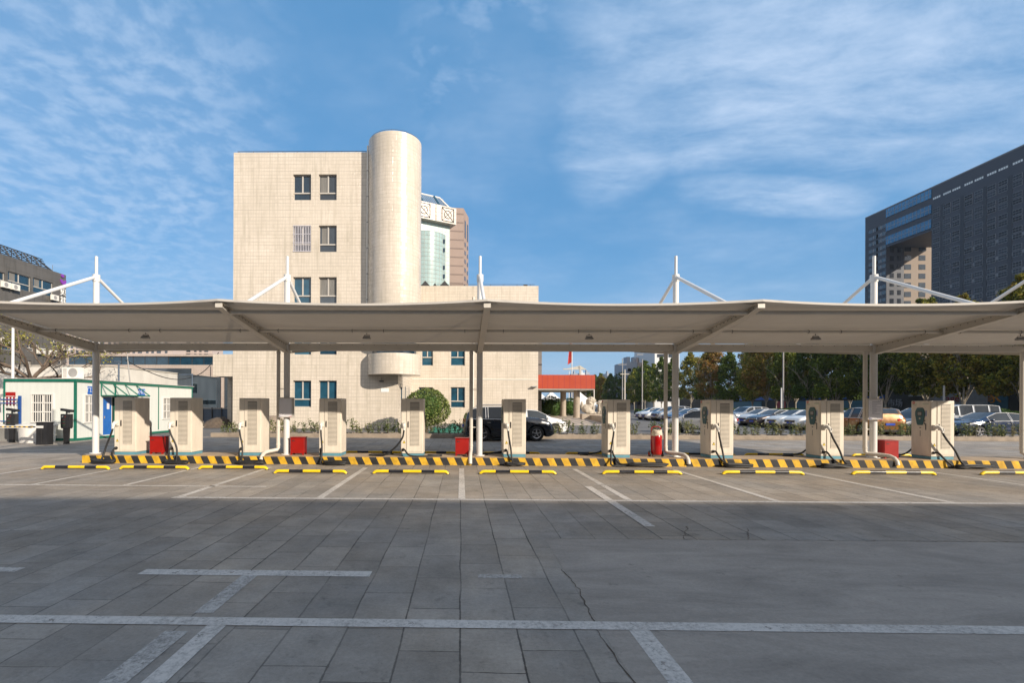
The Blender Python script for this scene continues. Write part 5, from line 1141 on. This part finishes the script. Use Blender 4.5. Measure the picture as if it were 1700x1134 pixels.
def make_car(kind, paint, label, cat='car', group=None, rails=False):
    D = CARS[kind]; L, W, wb, wr, st = D['L'], D['W'], D['wb'], D['wr'], D['st']
    t = thing(dict(sedan='sedan', suv='off_roader', hatch='hatchback', van='van')[kind], label, cat, group=group)
    def interp(x, k):
        for a, b in zip(st, st[1:]):
            if a[0] <= x <= b[0]: q = (x-a[0])/(b[0]-a[0]); return a[k]+(b[k]-a[k])*q
        return st[-1][k]
    def sm(x, k):
        e = .05; return (interp(max(st[0][0], x-e), k)+interp(min(st[-1][0], x+e), k)+2*interp(x, k))/4
    N = 92; xs = [st[0][0]+(st[-1][0]-st[0][0])*i/N for i in range(N+1)]; ax = [-wb/2-.02, wb/2-.02]
    rings = []
    for x in xs:
        zt, zb, wt, wq = sm(x, 1), sm(x, 2), sm(x, 3), sm(x, 4); e = min(1, (x-st[0][0])/.25, (st[-1][0]-x)/.25); lo = .22+.10*(1-max(0, e)); R = wr+.055; arch = lo
        for a in ax:
            if abs(x-a) < R: arch = max(arch, wr+math.sqrt(R*R-(x-a)**2))
        wq2 = wq; half = [(0, lo+.02), (wq*.62, lo+.02), (wq*.80, min(arch+.005, .75)), (wq*.97, max(lo, arch)), (wq2*1.0, max(lo+.12, arch+.015)), (wq2*1.012, max(.52, arch+.04) if zb > .6 else zb*.9), (wq2*1.0, max(zb*.86, arch+.06) if zb > .6 else zb*.95), (wq2*.975, zb)]
        g = zt-zb
        half += [(wq2*.975+(wt-wq2*.975)*q, zb+g*.93*q**.9) for q in (.33, .66, 1.0)] if g > .12 else [(wq2*.96, zb+g*.25), (wq2*.90, zb+g*.5), (wt+.06, zb+g*.8)]
        half += [(wt*.82, zb+g*.985), (wt*.45, zt), (0, zt+.008)]
        rings.append(half)
    nh = len(rings[0]); full = []
    for x, h in zip(xs, rings): full.append([(x, y, z) for y, z in h]+[(x, -y, z) for y, z in h[-2:0:-1]])
    nf = len(full[0]); ia, ib = 7, 10
    def is_glass(a, b):
        x = (xs[a]+xs[a+1])/2; bb = b if b < nh-1 else nf-1-b
        g = sm(x, 1)-sm(x, 2); dz = (sm(min(xs[-1], x+.1), 1)-sm(max(xs[0], x-.1), 1))/.2
        if ia <= bb < ib: return D['side'][0] < x < D['side'][1] and not any(p < x < q for p, q in D['pil']) and g > .13
        if bb >= nh-3: return g > .10 and abs(dz) > .28 and abs(x) < L/2-.12
        return False
    MB().grid(full, paint, True, pick=lambda a, b: not is_glass(a, b)).face(full[0], paint).face(full[-1][::-1], paint).build('body', t, 38)
    MB().grid(full, 'car_glass', True, pick=is_glass).build('window_glass', t, 38)
    for a in ax:
        for s in (-1, 1):
            y = s*(W-.115); p = [(wr*.60, -.09), (wr*.93, -.095), (wr, -.06), (wr, .06), (wr*.93, .095), (wr*.62, .10), (wr*.60, .05)]
            w = MB().lathe([(r, s*z) for r, z in p], 'rubber', (a, y, wr), 24, axis='Y').build('wheel', t, 40)
            mb = MB().lathe([(0, s*.03), (wr*.6, s*.02), (wr*.62, s*.07)], 'dark_steel', (a, y, wr), 20, axis='Y'); mb.lathe([(wr*.56, s*.075), (wr*.64, s*.092)], 'alloy', (a, y, wr), 24, axis='Y')
            mb.lathe([(0, s*.085), (wr*.13, s*.085), (wr*.15, s*.06)], 'alloy', (a, y, wr), 10, axis='Y')
            for k in range(5):
                T = Matrix.Translation((a, y, wr)) @ Matrix.Rotation(k*math.pi*2/5, 4, 'Y'); mb.box(-wr*.075, wr*.075, min(s*.06, s*.082), max(s*.06, s*.082), wr*.10, wr*.60, 'alloy', T)
            mb.build('rim', w, 40)
            MB().lathe([(0, 0), (wr+.05, 0), (wr+.05, -s*.05)], 'dark_void', (a, y-s*.13, wr), 20, axis='Y').build('wheel_arch', t)
    xf, xb = L/2, -L/2; zh = interp(xf-.2, 2); wd = interp(xf-.15, 4)
    for s in (-1, 1):
        MB().prism([(xf-.30, s*(wd+.055), zh-.10), (xf-.055, s*(wd-.12), zh-.12), (xf-.05, s*(wd-.38), zh-.07), (xf-.12, s*(wd-.36), zh+.03), (xf-.42, s*(wd+.06), zh+.03)], (-.12, -s*.05, .0), 'lamp_lens').build('headlight', t)
        zb_ = interp(xb+.2, 2); MB().prism([(xb+.02, s*(wd-.42), zb_-.14), (xb+.02, s*(wd-.10), zb_-.20), (xb+.22, s*(wd+.06), zb_-.16), (xb+.22, s*(wd+.06), zb_+.0), (xb+.04, s*(wd-.12), zb_+.01), (xb+.03, s*(wd-.42), zb_-.02)], (.10, -s*.03, 0), 'tail_red').build('tail_light', t)
        xm = D['pil'][-1][0]+.02; zm = interp(xm, 2); MB().lathe([(0, -.11), (.06, -.08), (.075, 0), (.06, .08), (0, .11)], paint, (xm, s*(W+.10), zm+.07), 10, axis='Y').build('mirror', t, 50)
        MB().box(-.25, -.08, *sorted((s*(W-.0), s*(W+.028))), zm-.14, zm-.11, 'chrome').box(.62-1.75, .79-1.75, *sorted((s*(W-.0), s*(W+.028))), zm-.14, zm-.11, 'chrome').build('door_handle', t)
        mb = MB()
        for xd in (-1.25, -.3, .85): mb.box(xd-.006, xd+.006, *sorted((s*(W-.02), s*(W+.014))), .42, zm-.02, 'dark_void')
        mb.box(-1.35, 1.3, *sorted((s*(W-.03), s*(W+.018))), .30, .36, 'black_plastic').build('door_gap', t)
        q0, q1 = D['side']; mb = MB(); n_ = 24                       # bright trim round the side windows
        xx = [q0+(q1-q0)*k/n_ for k in range(n_+1)]
        mb.tube([(x, s*(sm(x, 4)*.975+.006), sm(x, 2)+.005) for x in xx], .016, 'trim_bright', 5)
        mb.tube([(x, s*(sm(x, 3)+.03), sm(x, 2)+(sm(x, 1)-sm(x, 2))*.93) for x in xx if sm(x, 1)-sm(x, 2) > .15], .016, 'trim_bright', 5); 
        for xq in [q0+.02, q1-.02]+[e_ for p_ in D['pil'][:-1] for e_ in p_]:
            g_ = sm(xq, 1)-sm(xq, 2)
            if g_ > .15: mb.tube([(xq, s*(sm(xq, 4)*.975+.006), sm(xq, 2)), (xq, s*(sm(xq, 3)+.02), sm(xq, 2)+g_*.93)], .014, 'trim_bright', 5)
        mb.build('window_trim', t, 60)
    MB().box(xf-.06, xf+.012, -.42, .42, zh-.20, zh-.04, 'black_plastic').box(xf-.06, xf+.016, -.44, .44, zh-.05, zh-.03, 'chrome').box(xf-.08, xf+.008, -.55, .55, .30, .42, 'black_plastic').build('grille', t)
    MB().box(xf-.02, xf+.028, -.22, .22, zh-.30, zh-.17, 'plate_blue').build('number_plate', t); MB().box(xb-.03, xb+.03, -.22, .22, .66, .79, 'plate_blue').build('number_plate', t)
    MB().box(xb-.012, xb+.05, -.7, .7, .30, .42, 'black_plastic').build('rear_bumper', t)
    if rails:
        for s in (-1, 1): MB().tube([(-1.5, s*.60, 1.68), (-1.4, s*.61, 1.75), (.1, s*.61, 1.76), (.3, s*.60, 1.68)], .02, 'chrome', 8).build('roof_rail', t)
    return t
def paint(o, m):
    for k in kids(o):
        if k.name.split('.')[0] in ('body', 'mirror'):
            k.data = k.data.copy(); k.data.materials.clear(); k.data.materials.append(M[m])
PR = {k: make_car(k, 'paint_white', 'x') for k in ('sedan', 'hatch', 'suv', 'van')}
used = set()
def car(kind, pm, px, Y, deg, lb, group=None, X=None, scale=None):
    o = PR[kind] if kind not in used else copy_tree(PR[kind]); used.add(kind)
    o.location = (X if X is not None else A(px, 700, Y).x, Y, .0); o.rotation_euler = (0, 0, R_(deg)); paint(o, pm); tag(o, lb, 'car' if kind != 'van' else 'van', group)
    if scale: o.scale = scale
    return o
# first copies everywhere, then the originals are used up
car('suv', 'paint_gold', 1432, 30.2, 84, 'golden off-roader seen from behind, left of the post with the printed notice', 'cars in the car park', scale=(1, 1.08, 1))
car('suv', 'paint_white', 1520, 37.5, 172, 'white off-roader behind the dark grey saloon, right of the golden one', 'cars in the car park')
car('sedan', 'paint_grey', 1516, 30.8, 196, 'dark grey saloon partly behind the rightmost charging cabinet', 'cars in the car park')
car('sedan', 'paint_navy', 1640, 28.6, 181, 'shiny dark navy saloon in side view at the right edge', 'cars in the car park', scale=(1.06, 1, 1.0))
car('van', 'paint_lightgrey', 1592, 37, 181, 'pale van behind the dark navy saloon', 'cars in the car park')
car('hatch', 'paint_silver', 1162, 31, 148, 'silver hatchback beyond the shrubs, half hidden behind the first cabinet right of the extinguisher', 'cars in the car park')
car('sedan', 'paint_blue', 1147, 46.5, 186, 'dark blue saloon beyond the silver hatchback', 'cars in the car park')
row2 = [(24.4, 45.6, 'suv', 'paint_lightgrey', 'pale grey off-roader farthest back in the middle row of parked cars'), (24.6, 43.2, 'hatch', 'paint_white', 'white hatchback left of the brown saloon in the middle row'), (24.3, 41.0, 'sedan', 'paint_brown', 'dark brown saloon in the middle row of parked cars'), (24.6, 38.9, 'sedan', 'paint_white', 'white saloon right next to the brown one in the middle row'),
        (24.5, 36.9, 'hatch', 'paint_white', 'second white car right of the brown saloon in the middle row'), (24.9, 34.9, 'sedan', 'paint_silver', 'silver saloon left of the grey one in the middle row'), (24.8, 32.9, 'sedan', 'paint_grey', 'dark grey car nearest to us in the middle row, by the cabinet with teal screen')]
for x, y, k, p, lb in row2: car(k, p, 0, y, 190, lb, 'cars in the car park', X=x+2.2)
row1 = [(21.9, 61, 'hatch', 'paint_white', 'white car farthest left in the far row of parked cars'), (21.7, 58, 'sedan', 'paint_white', 'second white car from the left in the far row'), (21.8, 55.3, 'suv', 'paint_lightgrey', 'third car from the left in the far row, pale grey and taller'), (21.9, 52.6, 'sedan', 'paint_silver', 'fourth car from the left in the far row, silver'), (21.9, 50.0, 'hatch', 'paint_white', 'fifth car from the left in the far row, white'), (22.0, 47.4, 'hatch', 'paint_white', 'nearest white car of the far row, beside the rain pipe of the post')]
for x, y, k, p, lb in row1: car(k, p, 0, y, 190, lb, 'cars in the car park', X=x+2.2)
car('hatch', 'paint_white', 0, 28.4, 4, 'white car behind the shrubs, nose showing past the black off-roader', X=A(941, 700, 28.2).x-2.15)
bs = make_car('suv', 'paint_black', 'black off-roader parked at the kerb behind the middle cabinet', 'car', rails=True); bs.location = (A(841.5, 730, 23.9).x, 24.0, 0); bs.rotation_euler = (0, 0, R_(5)); bs.scale = (.99, 1, 1.0)
# ---------------------------------------------------------------- vegetation
def leaves(pts, size, m, name, parent, seed=1, flat=.0, tri=False):
    r = random.Random(seed); V = []; Fc = []
    for p in pts:
        s = size*r.uniform(.6, 1.3); a = Vector((r.gauss(0, 1), r.gauss(0, 1), r.gauss(0, 1))).normalized(); b = a.cross(Vector((r.gauss(0, 1), r.gauss(0, 1), r.gauss(0, 1)))).normalized(); c = a.cross(b); k = r.uniform(.12, .3)
        i = len(V); V += [p-b*s*.5, p+c*s*.32+a*s*k*.5, p+b*s*.5, p-c*s*.32+a*s*k*.5]; Fc.append((i, i+1, i+2, i+3))
    me = bpy.data.meshes.new(name); me.from_pydata([tuple(v) for v in V], [], Fc); me.materials.append(M[m]); o = bpy.data.objects.new(name, me); C.objects.link(o)
    if parent: o.parent = parent
    return o
def skeleton(seed, H, spread, levels=3, n0=5, first=.28, up=.55, kids_=3, tr=.13):
    r = random.Random(seed); segs = []; tips = []
    def grow(p, d, L, rad, lev):
        n = 4; pts = [p]; rr = [rad]; q = p.copy(); dd = d.copy()
        for i in range(n):
            dd = (dd+Vector((r.uniform(-.16, .16), r.uniform(-.16, .16), r.uniform(-.02, .12)))).normalized(); q = q+dd*L/n; pts.append(q.copy()); rr.append(rad*(1-.62*(i+1)/n))
        segs.append((pts, rr))
        if lev >= levels: tips.extend(pts[1:]); return
        for k in range(kids_+(1 if lev == 0 else 0)):
            f = r.uniform(.35, 1.0); i = min(n-1, int(f*n)); b = pts[i]+(pts[i+1]-pts[i])*(f*n-i); a = r.uniform(0, 6.28); side = Vector((math.cos(a), math.sin(a), 0)); nd = (dd*up+side*spread+Vector((0, 0, .25))).normalized(); grow(b, nd, L*r.uniform(.5, .75), max(.008, rad*.5), lev+1)
        if lev: tips.extend(pts[2:])
    grow(Vector((0, 0, 0)), Vector((0, 0, 1)), H*first, tr, 0) if False else None
    top = Vector((0, 0, H*first)); segs.append(([Vector((0, 0, 0)), top*.5+Vector((r.uniform(-.05, .05), 0, 0)), top], [tr, tr*.85, tr*.75]))
    for k in range(n0):
        a = 2*math.pi*k/n0+r.uniform(-.4, .4); d = Vector((math.cos(a)*spread*.75, math.sin(a)*spread*.75, 1.0)).normalized(); grow(top-Vector((0, 0, r.uniform(0, .3))), d, H*(1-first)*r.uniform(.36, .48), tr*.5, 1)
    grow(top, Vector((0, 0, 1)), H*(1-first)*.55, tr*.6, 1)
    return segs, tips
def tree_proto(seed, H, Rc, nl, size, leafm, barkm, low=.24, name='roadside_tree'):
    t = thing(name, 'x', 'tree'); segs, tips = skeleton(seed, H, .55, 3, 5, .15, .7, 3, .15)
    mb = MB()
    for pts, rr in segs: mb.tube(pts, rr, barkm, 6, False)
    mb.build('trunk', t, 60)
    r = random.Random(seed+50); pts = []
    nb = 110; blobs = []
    for k in range(nb):
        z = r.uniform(low, .98); q = (z-low)/(1-low); w = Rc*(math.sin(math.pi*min(1, (q*.86+.14)))**.62)*(1.0-.25*q); a = r.uniform(0, 6.28); d = w*math.sqrt(r.uniform(.15, 1))*r.uniform(.8, 1.08); blobs.append((Vector((d*math.cos(a), d*math.sin(a), z*H)), r.uniform(.45, 1.0)))
    for k in range(9): a = r.uniform(0, 6.28); d = r.uniform(0, .6); blobs.append((Vector((d*math.cos(a), d*math.sin(a), H*r.uniform(.96, 1.06))), .38))
    nb = len(blobs)
    for k in range(nl):
        c, s = blobs[int(r.random()*nb)]; v = Vector((r.gauss(0, 1), r.gauss(0, 1), r.gauss(0, .8))); v = v.normalized()*s*r.uniform(.55, 1.05); pts.append(c+v)
    leaves(pts, size, leafm, 'crown', t, seed); return t
TR = [tree_proto(11+i, 14.8, 4.0, 12500, .36, 'leaf_autumn', 'bark_pale') for i in range(3)]+[tree_proto(31+i, 14.0, 3.6, 9500, .40, 'leaf_tree', 'bark_pale') for i in range(2)]
tu = set(); r = random.Random(21); tn = 0
spots = []
y = 44.0
while y < 100: spots.append((62.5+r.uniform(-1, 1), y, r.uniform(.98, 1.14), 'near')); y += r.uniform(4.6, 6.0)
while y < 260: spots.append((62.0+r.uniform(-1.5, 1.5), y, r.uniform(.95, 1.12), 'far')); y += r.uniform(6.2, 8)
y = 47
while y < 120: spots.append((69+r.uniform(-1, 1), y, r.uniform(1.0, 1.18), 'second')); y += r.uniform(6, 7.5)
for x in (67, 73, 79, 85): spots.append((x, 41+r.uniform(-1, 1), 1.05, 'edge'))
for i, (x, y, s, w) in enumerate(spots):
    k = r.choice([0, 1, 2, 0, 1, 2, 3]) if w != 'far' else r.choice([3, 4, 3, 4, 0])
    o = TR[k] if k not in tu else copy_tree(TR[k]); tu.add(k); o.location = (x, y, 0); o.rotation_euler = (0, 0, r.uniform(0, 6.28)); o.scale = (s*r.uniform(.92, 1.1), s*r.uniform(.92, 1.1), s)
    lab = {'near': 'tall roadside tree with dark green and rusty brown leaves behind the parked cars', 'far': 'green roadside tree in the far part of the row, towards the orange porch', 'second': 'tall dark tree in the second line behind the roadside trees', 'edge': 'tall tree of the line at the right edge of the photo'}[w]
    tag(o, lab, 'tree', {'near': 'near roadside trees', 'far': 'far roadside trees', 'second': 'second line of trees', 'edge': 'trees at the right edge'}[w])
for k in range(5):
    if k not in tu: copy = TR[k]; copy.location = (64, 120+k*7, 0); tag(copy, 'green roadside tree in the far part of the row, towards the orange porch', 'tree', 'far roadside trees')
# clipped round tree
def ball(name, cat, lb, c, rx, ry, rz, n, size, m, seed=3, trunk=True, lumps=0.08):
    t = thing(name, lb, cat, (c[0], c[1], 0)); r = random.Random(seed); pts = []
    lum = [(Vector((r.gauss(0, 1), r.gauss(0, 1), r.gauss(0, 1))).normalized(), r.uniform(-1, 1)) for _ in range(30)]
    for k in range(n):
        v = Vector((r.gauss(0, 1), r.gauss(0, 1), r.gauss(0, 1))).normalized(); q = 1+lumps*sum(w*max(0, v.dot(d))**6 for d, w in lum); d = q*(r.uniform(.72, 1.0)**.4)*(1.0+r.uniform(-.02, .04)); p = Vector((v.x*rx*d, v.y*ry*d, c[2]+v.z*rz*d))
        if p.z > .05: pts.append(p)
    leaves(pts, size, m, 'crown', t, seed)
    bm = bmesh.new(); bmesh.ops.create_icosphere(bm, subdivisions=2, radius=1, matrix=Matrix.Translation((0, 0, c[2])) @ Matrix.Diagonal((rx*.74, ry*.74, rz*.74, 1))); me = bpy.data.meshes.new('inner_twigs'); bm.to_mesh(me); bm.free(); me.materials.append(M['leaf_green']); o = bpy.data.objects.new('inner_twigs', me); C.objects.link(o); o.parent = t
    if trunk: MB().tube([(0, 0, 0), (0, 0, c[2])], .06, 'bark', 8).build('trunk', t)
    return t
p = A(708, 676, 30.5); ball('clipped_tree', 'tree', 'round clipped evergreen in front of the cream building', (p.x, 30.5, p.z+.0), 1.42, 1.35, 1.18, 5200, .13, 'leaf_olive', 5)
for i, (px, Y, rr, lb) in enumerate(((901, 66, 1.25, 'clipped round bush at the building edge, leftmost under the porch'), (914, 64, 1.5, 'larger clipped round bush left of the porch columns'), (926, 66, 1.3, 'clipped round bush touching the left porch column'), (946, 65, 1.35, 'clipped round bush between the two porch columns'))):
    ball('clipped_bush', 'bush', lb, (A(px, 690, Y).x, Y, rr*.82+.3), rr, rr, rr*.95, 2200, .16, 'leaf_green', 40+i, False)['group'] = 'clipped bushes by the porch'
def hedge(lb, x0, x1, y0, y1, z, n, seed, m='leaf_green'):
    r = random.Random(seed); pts = []
    for k in range(n):
        x = r.uniform(x0, x1); y = r.uniform(y0, y1); f = r.random(); h = z*(1+.08*math.sin(x*1.7)+.06*math.sin(x*3.1+1))
        if f < .5: pts.append(Vector((x, y, h*r.uniform(.93, 1.03))))
        elif f < .85: pts.append(Vector((x, y0+r.uniform(-.05, .12), h*r.random())))
        else: pts.append(Vector((x0+r.uniform(-.05, .1), y, h*r.random())))
    o = thing('hedge', lb, 'hedge'); leaves(pts, .17, m, 'foliage', o, seed); MB().box(x0+.15, x1-.15, y0+.15, y1-.1, 0, z*.88, 'leaf_green').build('inner_twigs', o)
hedge('clipped green hedge behind the dark navy saloon at the right edge', 48, 74, 44, 45.4, 1.35, 7000, 1); hedge('long low hedge behind the middle row of parked cars', 32, 50, 56, 57.6, 1.35, 6000, 2); hedge('low hedge behind the far row of white cars', 27, 46, 74, 75.5, 1.1, 4500, 4)
# young shrubs in the kerbed bed
def shrub(seed):
    t = thing('young_shrub', 'x', 'shrub'); r = random.Random(seed); mb = MB(); pts = []
    for k in range(r.choice((3, 4, 5))):
        a = r.uniform(0, 6.28); e = Vector((math.cos(a)*r.uniform(.08, .2), math.sin(a)*r.uniform(.05, .16), r.uniform(.42, .82))); b = Vector((r.uniform(-.05, .05), r.uniform(-.04, .04), 0)); mb.tube([b, (b+e)*.5+Vector((r.uniform(-.03, .03), 0, 0)), b+e], .006, 'bark', 4)
        for j in range(26): q = r.uniform(.22, 1.04); c = b+e*q; pts.append(c+Vector((r.gauss(0, .045), r.gauss(0, .045), r.gauss(0, .02))))
    mb.build('stem', t); leaves(pts, .085, 'leaf_shrub', 'foliage', t, seed); return t
SH = [shrub(60+i) for i in range(6)]; su = set(); r = random.Random(8); x = BX0+.3; i = 0
while x < A(1712, 700, 25.9).x:
    k = i % 6; o = SH[k] if k not in su else copy_tree(SH[k]); su.add(k)
    o.location = (x, 25.75+r.uniform(-.22, .3), .15); o.rotation_euler = (0, 0, r.uniform(0, 6.28)); s = r.uniform(.72, 1.12); o.scale = (s*1.1, s*1.1, s); tag(o, 'young leafy shrub in the kerbed bed behind the road', 'shrub', 'young shrubs in the kerbed bed'); x += r.uniform(.20, .44) if r.random() > .06 else .8; i += 1
g = thing('green_net_heap', 'low heap covered with green net beside the round clipped tree', 'heap', (A(728, 700, 29.8).x+.9, 29.8, 0)); rows = []
for i in range(7): rows.append([((k/14-.5)*3.0, (i/6-.5)*1.2, max(0, (.55*math.sin(math.pi*i/6)*(.7+.3*math.sin(k*1.1))*math.sin(math.pi*k/14)**.5+.02*math.sin(k*5+i*3)) if 0 < i < 6 and 0 < k < 14 else 0)+.05) for k in range(15)])
MB().grid(rows, 'green_net').build('net', g, 70)
g = thing('brown_mound', 'small ochre mound behind the shrubs left of the second post', 'heap', (A(453, 700, 29).x, 29, 0)); MB().lathe([(1.1, 0), (.9, .45), (.55, .85), (.2, 1.03), (0, 1.05)], 'tower_tan', n=20).build('heap', g, 60)
# nearly bare tree left
def bare_tree():
    t = thing('bare_tree', 'nearly bare spreading tree behind the green framed office', 'tree', (A(52, 640, 30.5).x, 30.5, 0))
    r = random.Random(14); mb = MB(); tips = []
    def grow(p, d, L, rad, lev):
        n = 5; pts = [p]; rr = [rad]; q = p.copy(); dd = d.copy()
        for i in range(n): dd = (dd+Vector((r.uniform(-.28, .28), r.uniform(-.2, .2), r.uniform(-.12, .16)))).normalized(); q = q+dd*L/n; pts.append(q.copy()); rr.append(rad*(1-.55*(i+1)/n))
        mb.tube(pts, rr, 'bark', 6 if lev < 3 else 4, False)
        if lev >= 2: tips.extend(pts[2:])
        if lev == 5: return
        for k in range(3 if lev < 4 else 2):
            f = r.uniform(.35, 1); i = min(n-1, int(f*n)); b = pts[i].lerp(pts[i+1], f*n-i); a = r.uniform(0, 6.28); nd = (dd*.75+Vector((math.cos(a), math.sin(a)*.8, r.uniform(-.25, .35)))*.75).normalized(); grow(b, nd, L*r.uniform(.55, .78), max(.006, rad*.52), lev+1)
    mb.tube([(0, 0, 0), (.03, 0, 1.7), (0, 0, 3.3)], [.24, .2, .17], 'bark', 10)
    for a, e, L in ((.2, .9, 2.6), (2.9, .75, 2.8), (1.2, 1.3, 2.6), (3.7, 1.0, 2.7), (5.4, .8, 2.5), (.0, .35, 3.2), (3.1, .35, 2.6)): grow(Vector((0, 0, 3.2)), Vector((math.cos(a), math.sin(a)*.8, e)).normalized(), L, .11, 1)
    mb.build('trunk', t, 60); tp = [p+Vector((r.gauss(0, .1), r.gauss(0, .1), r.gauss(0, .05))) for p in tips for _ in range(2) if r.random() < .42 and (p.z > 4.3)]
    leaves(tp, .13, 'leaf_sparse', 'foliage', t, 5)
bare_tree()
# ---------------------------------------------------------------- street behind the trees
def shop(lb, x, y0, y1, z, m, bits=()):
    t = thing('shop_row', lb, 'building', (x, y0, 0)); MB().box(0, 9, 0, y1-y0, 0, z, m).build('wall', t)
    for (name, ya, yb, za, zb, mm) in bits: MB().box(-.15, -.01, ya, yb, za, zb, mm).build(name, t)
    return t
shop('dark shop row behind the roadside trees at the far end', 84, 92, 230, 6.5, 'shop_dark', (('shop_window', 10, 30, .5, 3, 'shop_blue'), ('shop_window', 44, 60, .5, 3, 'shop_blue'), ('fascia_sign', 5, 60, 3.4, 4.6, 'blue_sign'), ('shop_door', 34, 38, 0, 3, 'sign_darkred')))
s_ = shop('dark green shop front with an orange character behind the trees on the right', 80, 40, 70, 7.5, 'shop_green'); mm_ = shop('dark shop front behind the golden off-roader', 82, 70.5, 91, 7.0, 'shop_dark', (('shop_window', 3, 9, .6, 3.4, 'shop_blue'), ('fascia_sign', 11, 19, 3.6, 5.0, 'banner_grey')))
q = XP(1648, 661, 79.9); text_mesh('sign_character', '象', 2.6, (-.12, q.y-40, q.z+.2), (R_(90), 0, R_(-90)), 'orange_sign', s_, .05)
q = XP(1590, 664, 79.9); MB().box(-.4, -.16, q.y-40-4.5, q.y-40+4.5, q.z-.9, q.z+2.8, 'banner_grey').build('banner', s_); text_mesh('lettering', 'age', 1.7, (-.42, q.y-40+.5, q.z+.2), (R_(90), 0, R_(-90)), 'sign_darkred', s_, .02)
q = XP(1486, 672, 81.9); text_mesh('lettering', '市场', 1.6, (-.12, q.y-70.5, q.z+.2), (R_(90), 0, R_(-90)), 'banner_grey', mm_, .04)
pole('street_lamp', 'street lamp', 1300, 690, 66, 11.5, .11, 'grey_plastic', 'pale grey street lamp post among the trees above the middle cars'); pole('street_lamp', 'street lamp', 1567, 690, 52, 4.0, .11, 'grey_plastic', 'short pale post behind the rightmost charging cabinet'); pole('street_lamp', 'street lamp', 1066, 690, 78, 9.2, .10, 'grey_plastic', 'pale street lamp post above the far row of cars', head=(-.9, .1, -.06, .06, 9.9, 10.0)); pole('utility_pole', 'pole', 1037, 690, 76, 7.4, .12, 'plaster', 'tan utility pole left of the white street lamp', head=(-.7, .7, -.06, .06, 6.6, 6.7)); pole('utility_pole', 'pole', 1033, 690, 90, 10.5, .10, 'grey_plastic', 'thin antenna pole behind the tan utility pole', head=(-.8, .8, -.05, .05, 9.3, 9.4))
pole('street_lamp', 'street lamp', 1297, 690, 60, 4.0, .10, 'white_steel', 'small white post beside the tree trunk above the middle cars')
# blue truck-like kiosk and far town
def tower(px0, px1, top, Y, m, lb, rows_=6, win='glass_dark', depth=14, side=None):
    x0, x1 = A(px0, 600, Y).x, A(px1, 600, Y).x; zt = A((px0+px1)/2, top, Y).z; t = thing('far_building', lb, 'building', (x0, Y, 0)); w = x1-x0
    MB().box(0, w, 0, depth, 0, zt, m).build('wall', t); mb = MB(); k = zt-2.4
    while k > 3: mb.box(w*.10, w*.44, -.12, 0, k-1.1, k, win).box(w*.56, w*.9, -.12, 0, k-1.1, k, win); k -= 3.1
    mb.build('window', t); MB().box(w*.3, w*.6, 3, 7, zt, zt+2.2, m).build('roof_house', t); return t
tower(1040, 1058, 601, 180, 'far_grey', 'grey tower block left of the white one above the trees'); tower(1058.5, 1068, 602, 182, 'far_pink', 'narrow pink house face joined to the grey tower block'); tower(1087, 1128, 562, 170, 'far_white', 'white banded tower block behind the canopy post', depth=20); tower(1068.5, 1086, 588, 186, 'far_grey', 'stepped grey block with roof gear left of the white tower block')
tower(952, 959, 620, 420, 'far_grey', 'small far house over the left half of the orange porch'); tower(965, 971, 619, 420, 'far_white', 'small far house over the middle of the orange porch'); tower(973, 979, 618, 430, 'far_grey', 'small far house over the right half of the orange porch'); tower(1008, 1014, 620, 430, 'far_grey', 'small far house between the porch and the trees')
p = A(963, 622, 300); t = thing('tower_crane', 'distant tower crane above the orange porch', 'crane', (p.x, 300, 0)); zc = A(963, 614, 300).z; MB().box(-.5, .5, -.5, .5, 0, zc+2.3, 'crane_paint').build('mast', t); MB().box(-10.5, 3.5, -.3, .3, zc, zc+.7, 'crane_paint').prism([(-8, 0, zc+.7), (3, 0, zc+.7), (0, 0, zc+2.6)], (0, .2, 0), 'crane_paint').build('jib', t)
# building behind the camera whose shadow covers the near paving
t = thing('shade_building', 'unseen office block behind the camera whose shadow covers the near paving', 'building', (0, -12, 0)); HB = (8.78+12)*math.tan(EL)/math.cos(AZ); MB().box(-60, 95, -16, 0, 0, HB, 'stone_grey').build('wall', t)
mb = MB()
for k in range(28): mb.box(-56+k*5.3, -53+k*5.3, -.0, .03, 1.2, 3.4, 'glass_blue').box(-56+k*5.3, -53+k*5.3, 0, .03, 5, 7.2, 'glass_blue')
mb.build('window', t)
bpy.context.view_layer.update()

hz = MB().box(-910, 910, -610, 1610, -1.0, 112, 'soil').build('haze'); hz['kind'] = 'stuff'
hm = bpy.data.materials.new('haze_air'); hm.use_nodes = True; hn = hm.node_tree.nodes; hn.clear(); ho = hn.new('ShaderNodeOutputMaterial'); hv = hn.new('ShaderNodeVolumePrincipled')
hv.inputs['Color'].default_value = (.80, .88, 1.0, 1); hv.inputs['Density'].default_value = .00012; hv.inputs['Anisotropy'].default_value = .3; hm.node_tree.links.new(hv.outputs[0], ho.inputs['Volume'])
hz.data.materials.clear(); hz.data.materials.append(hm)
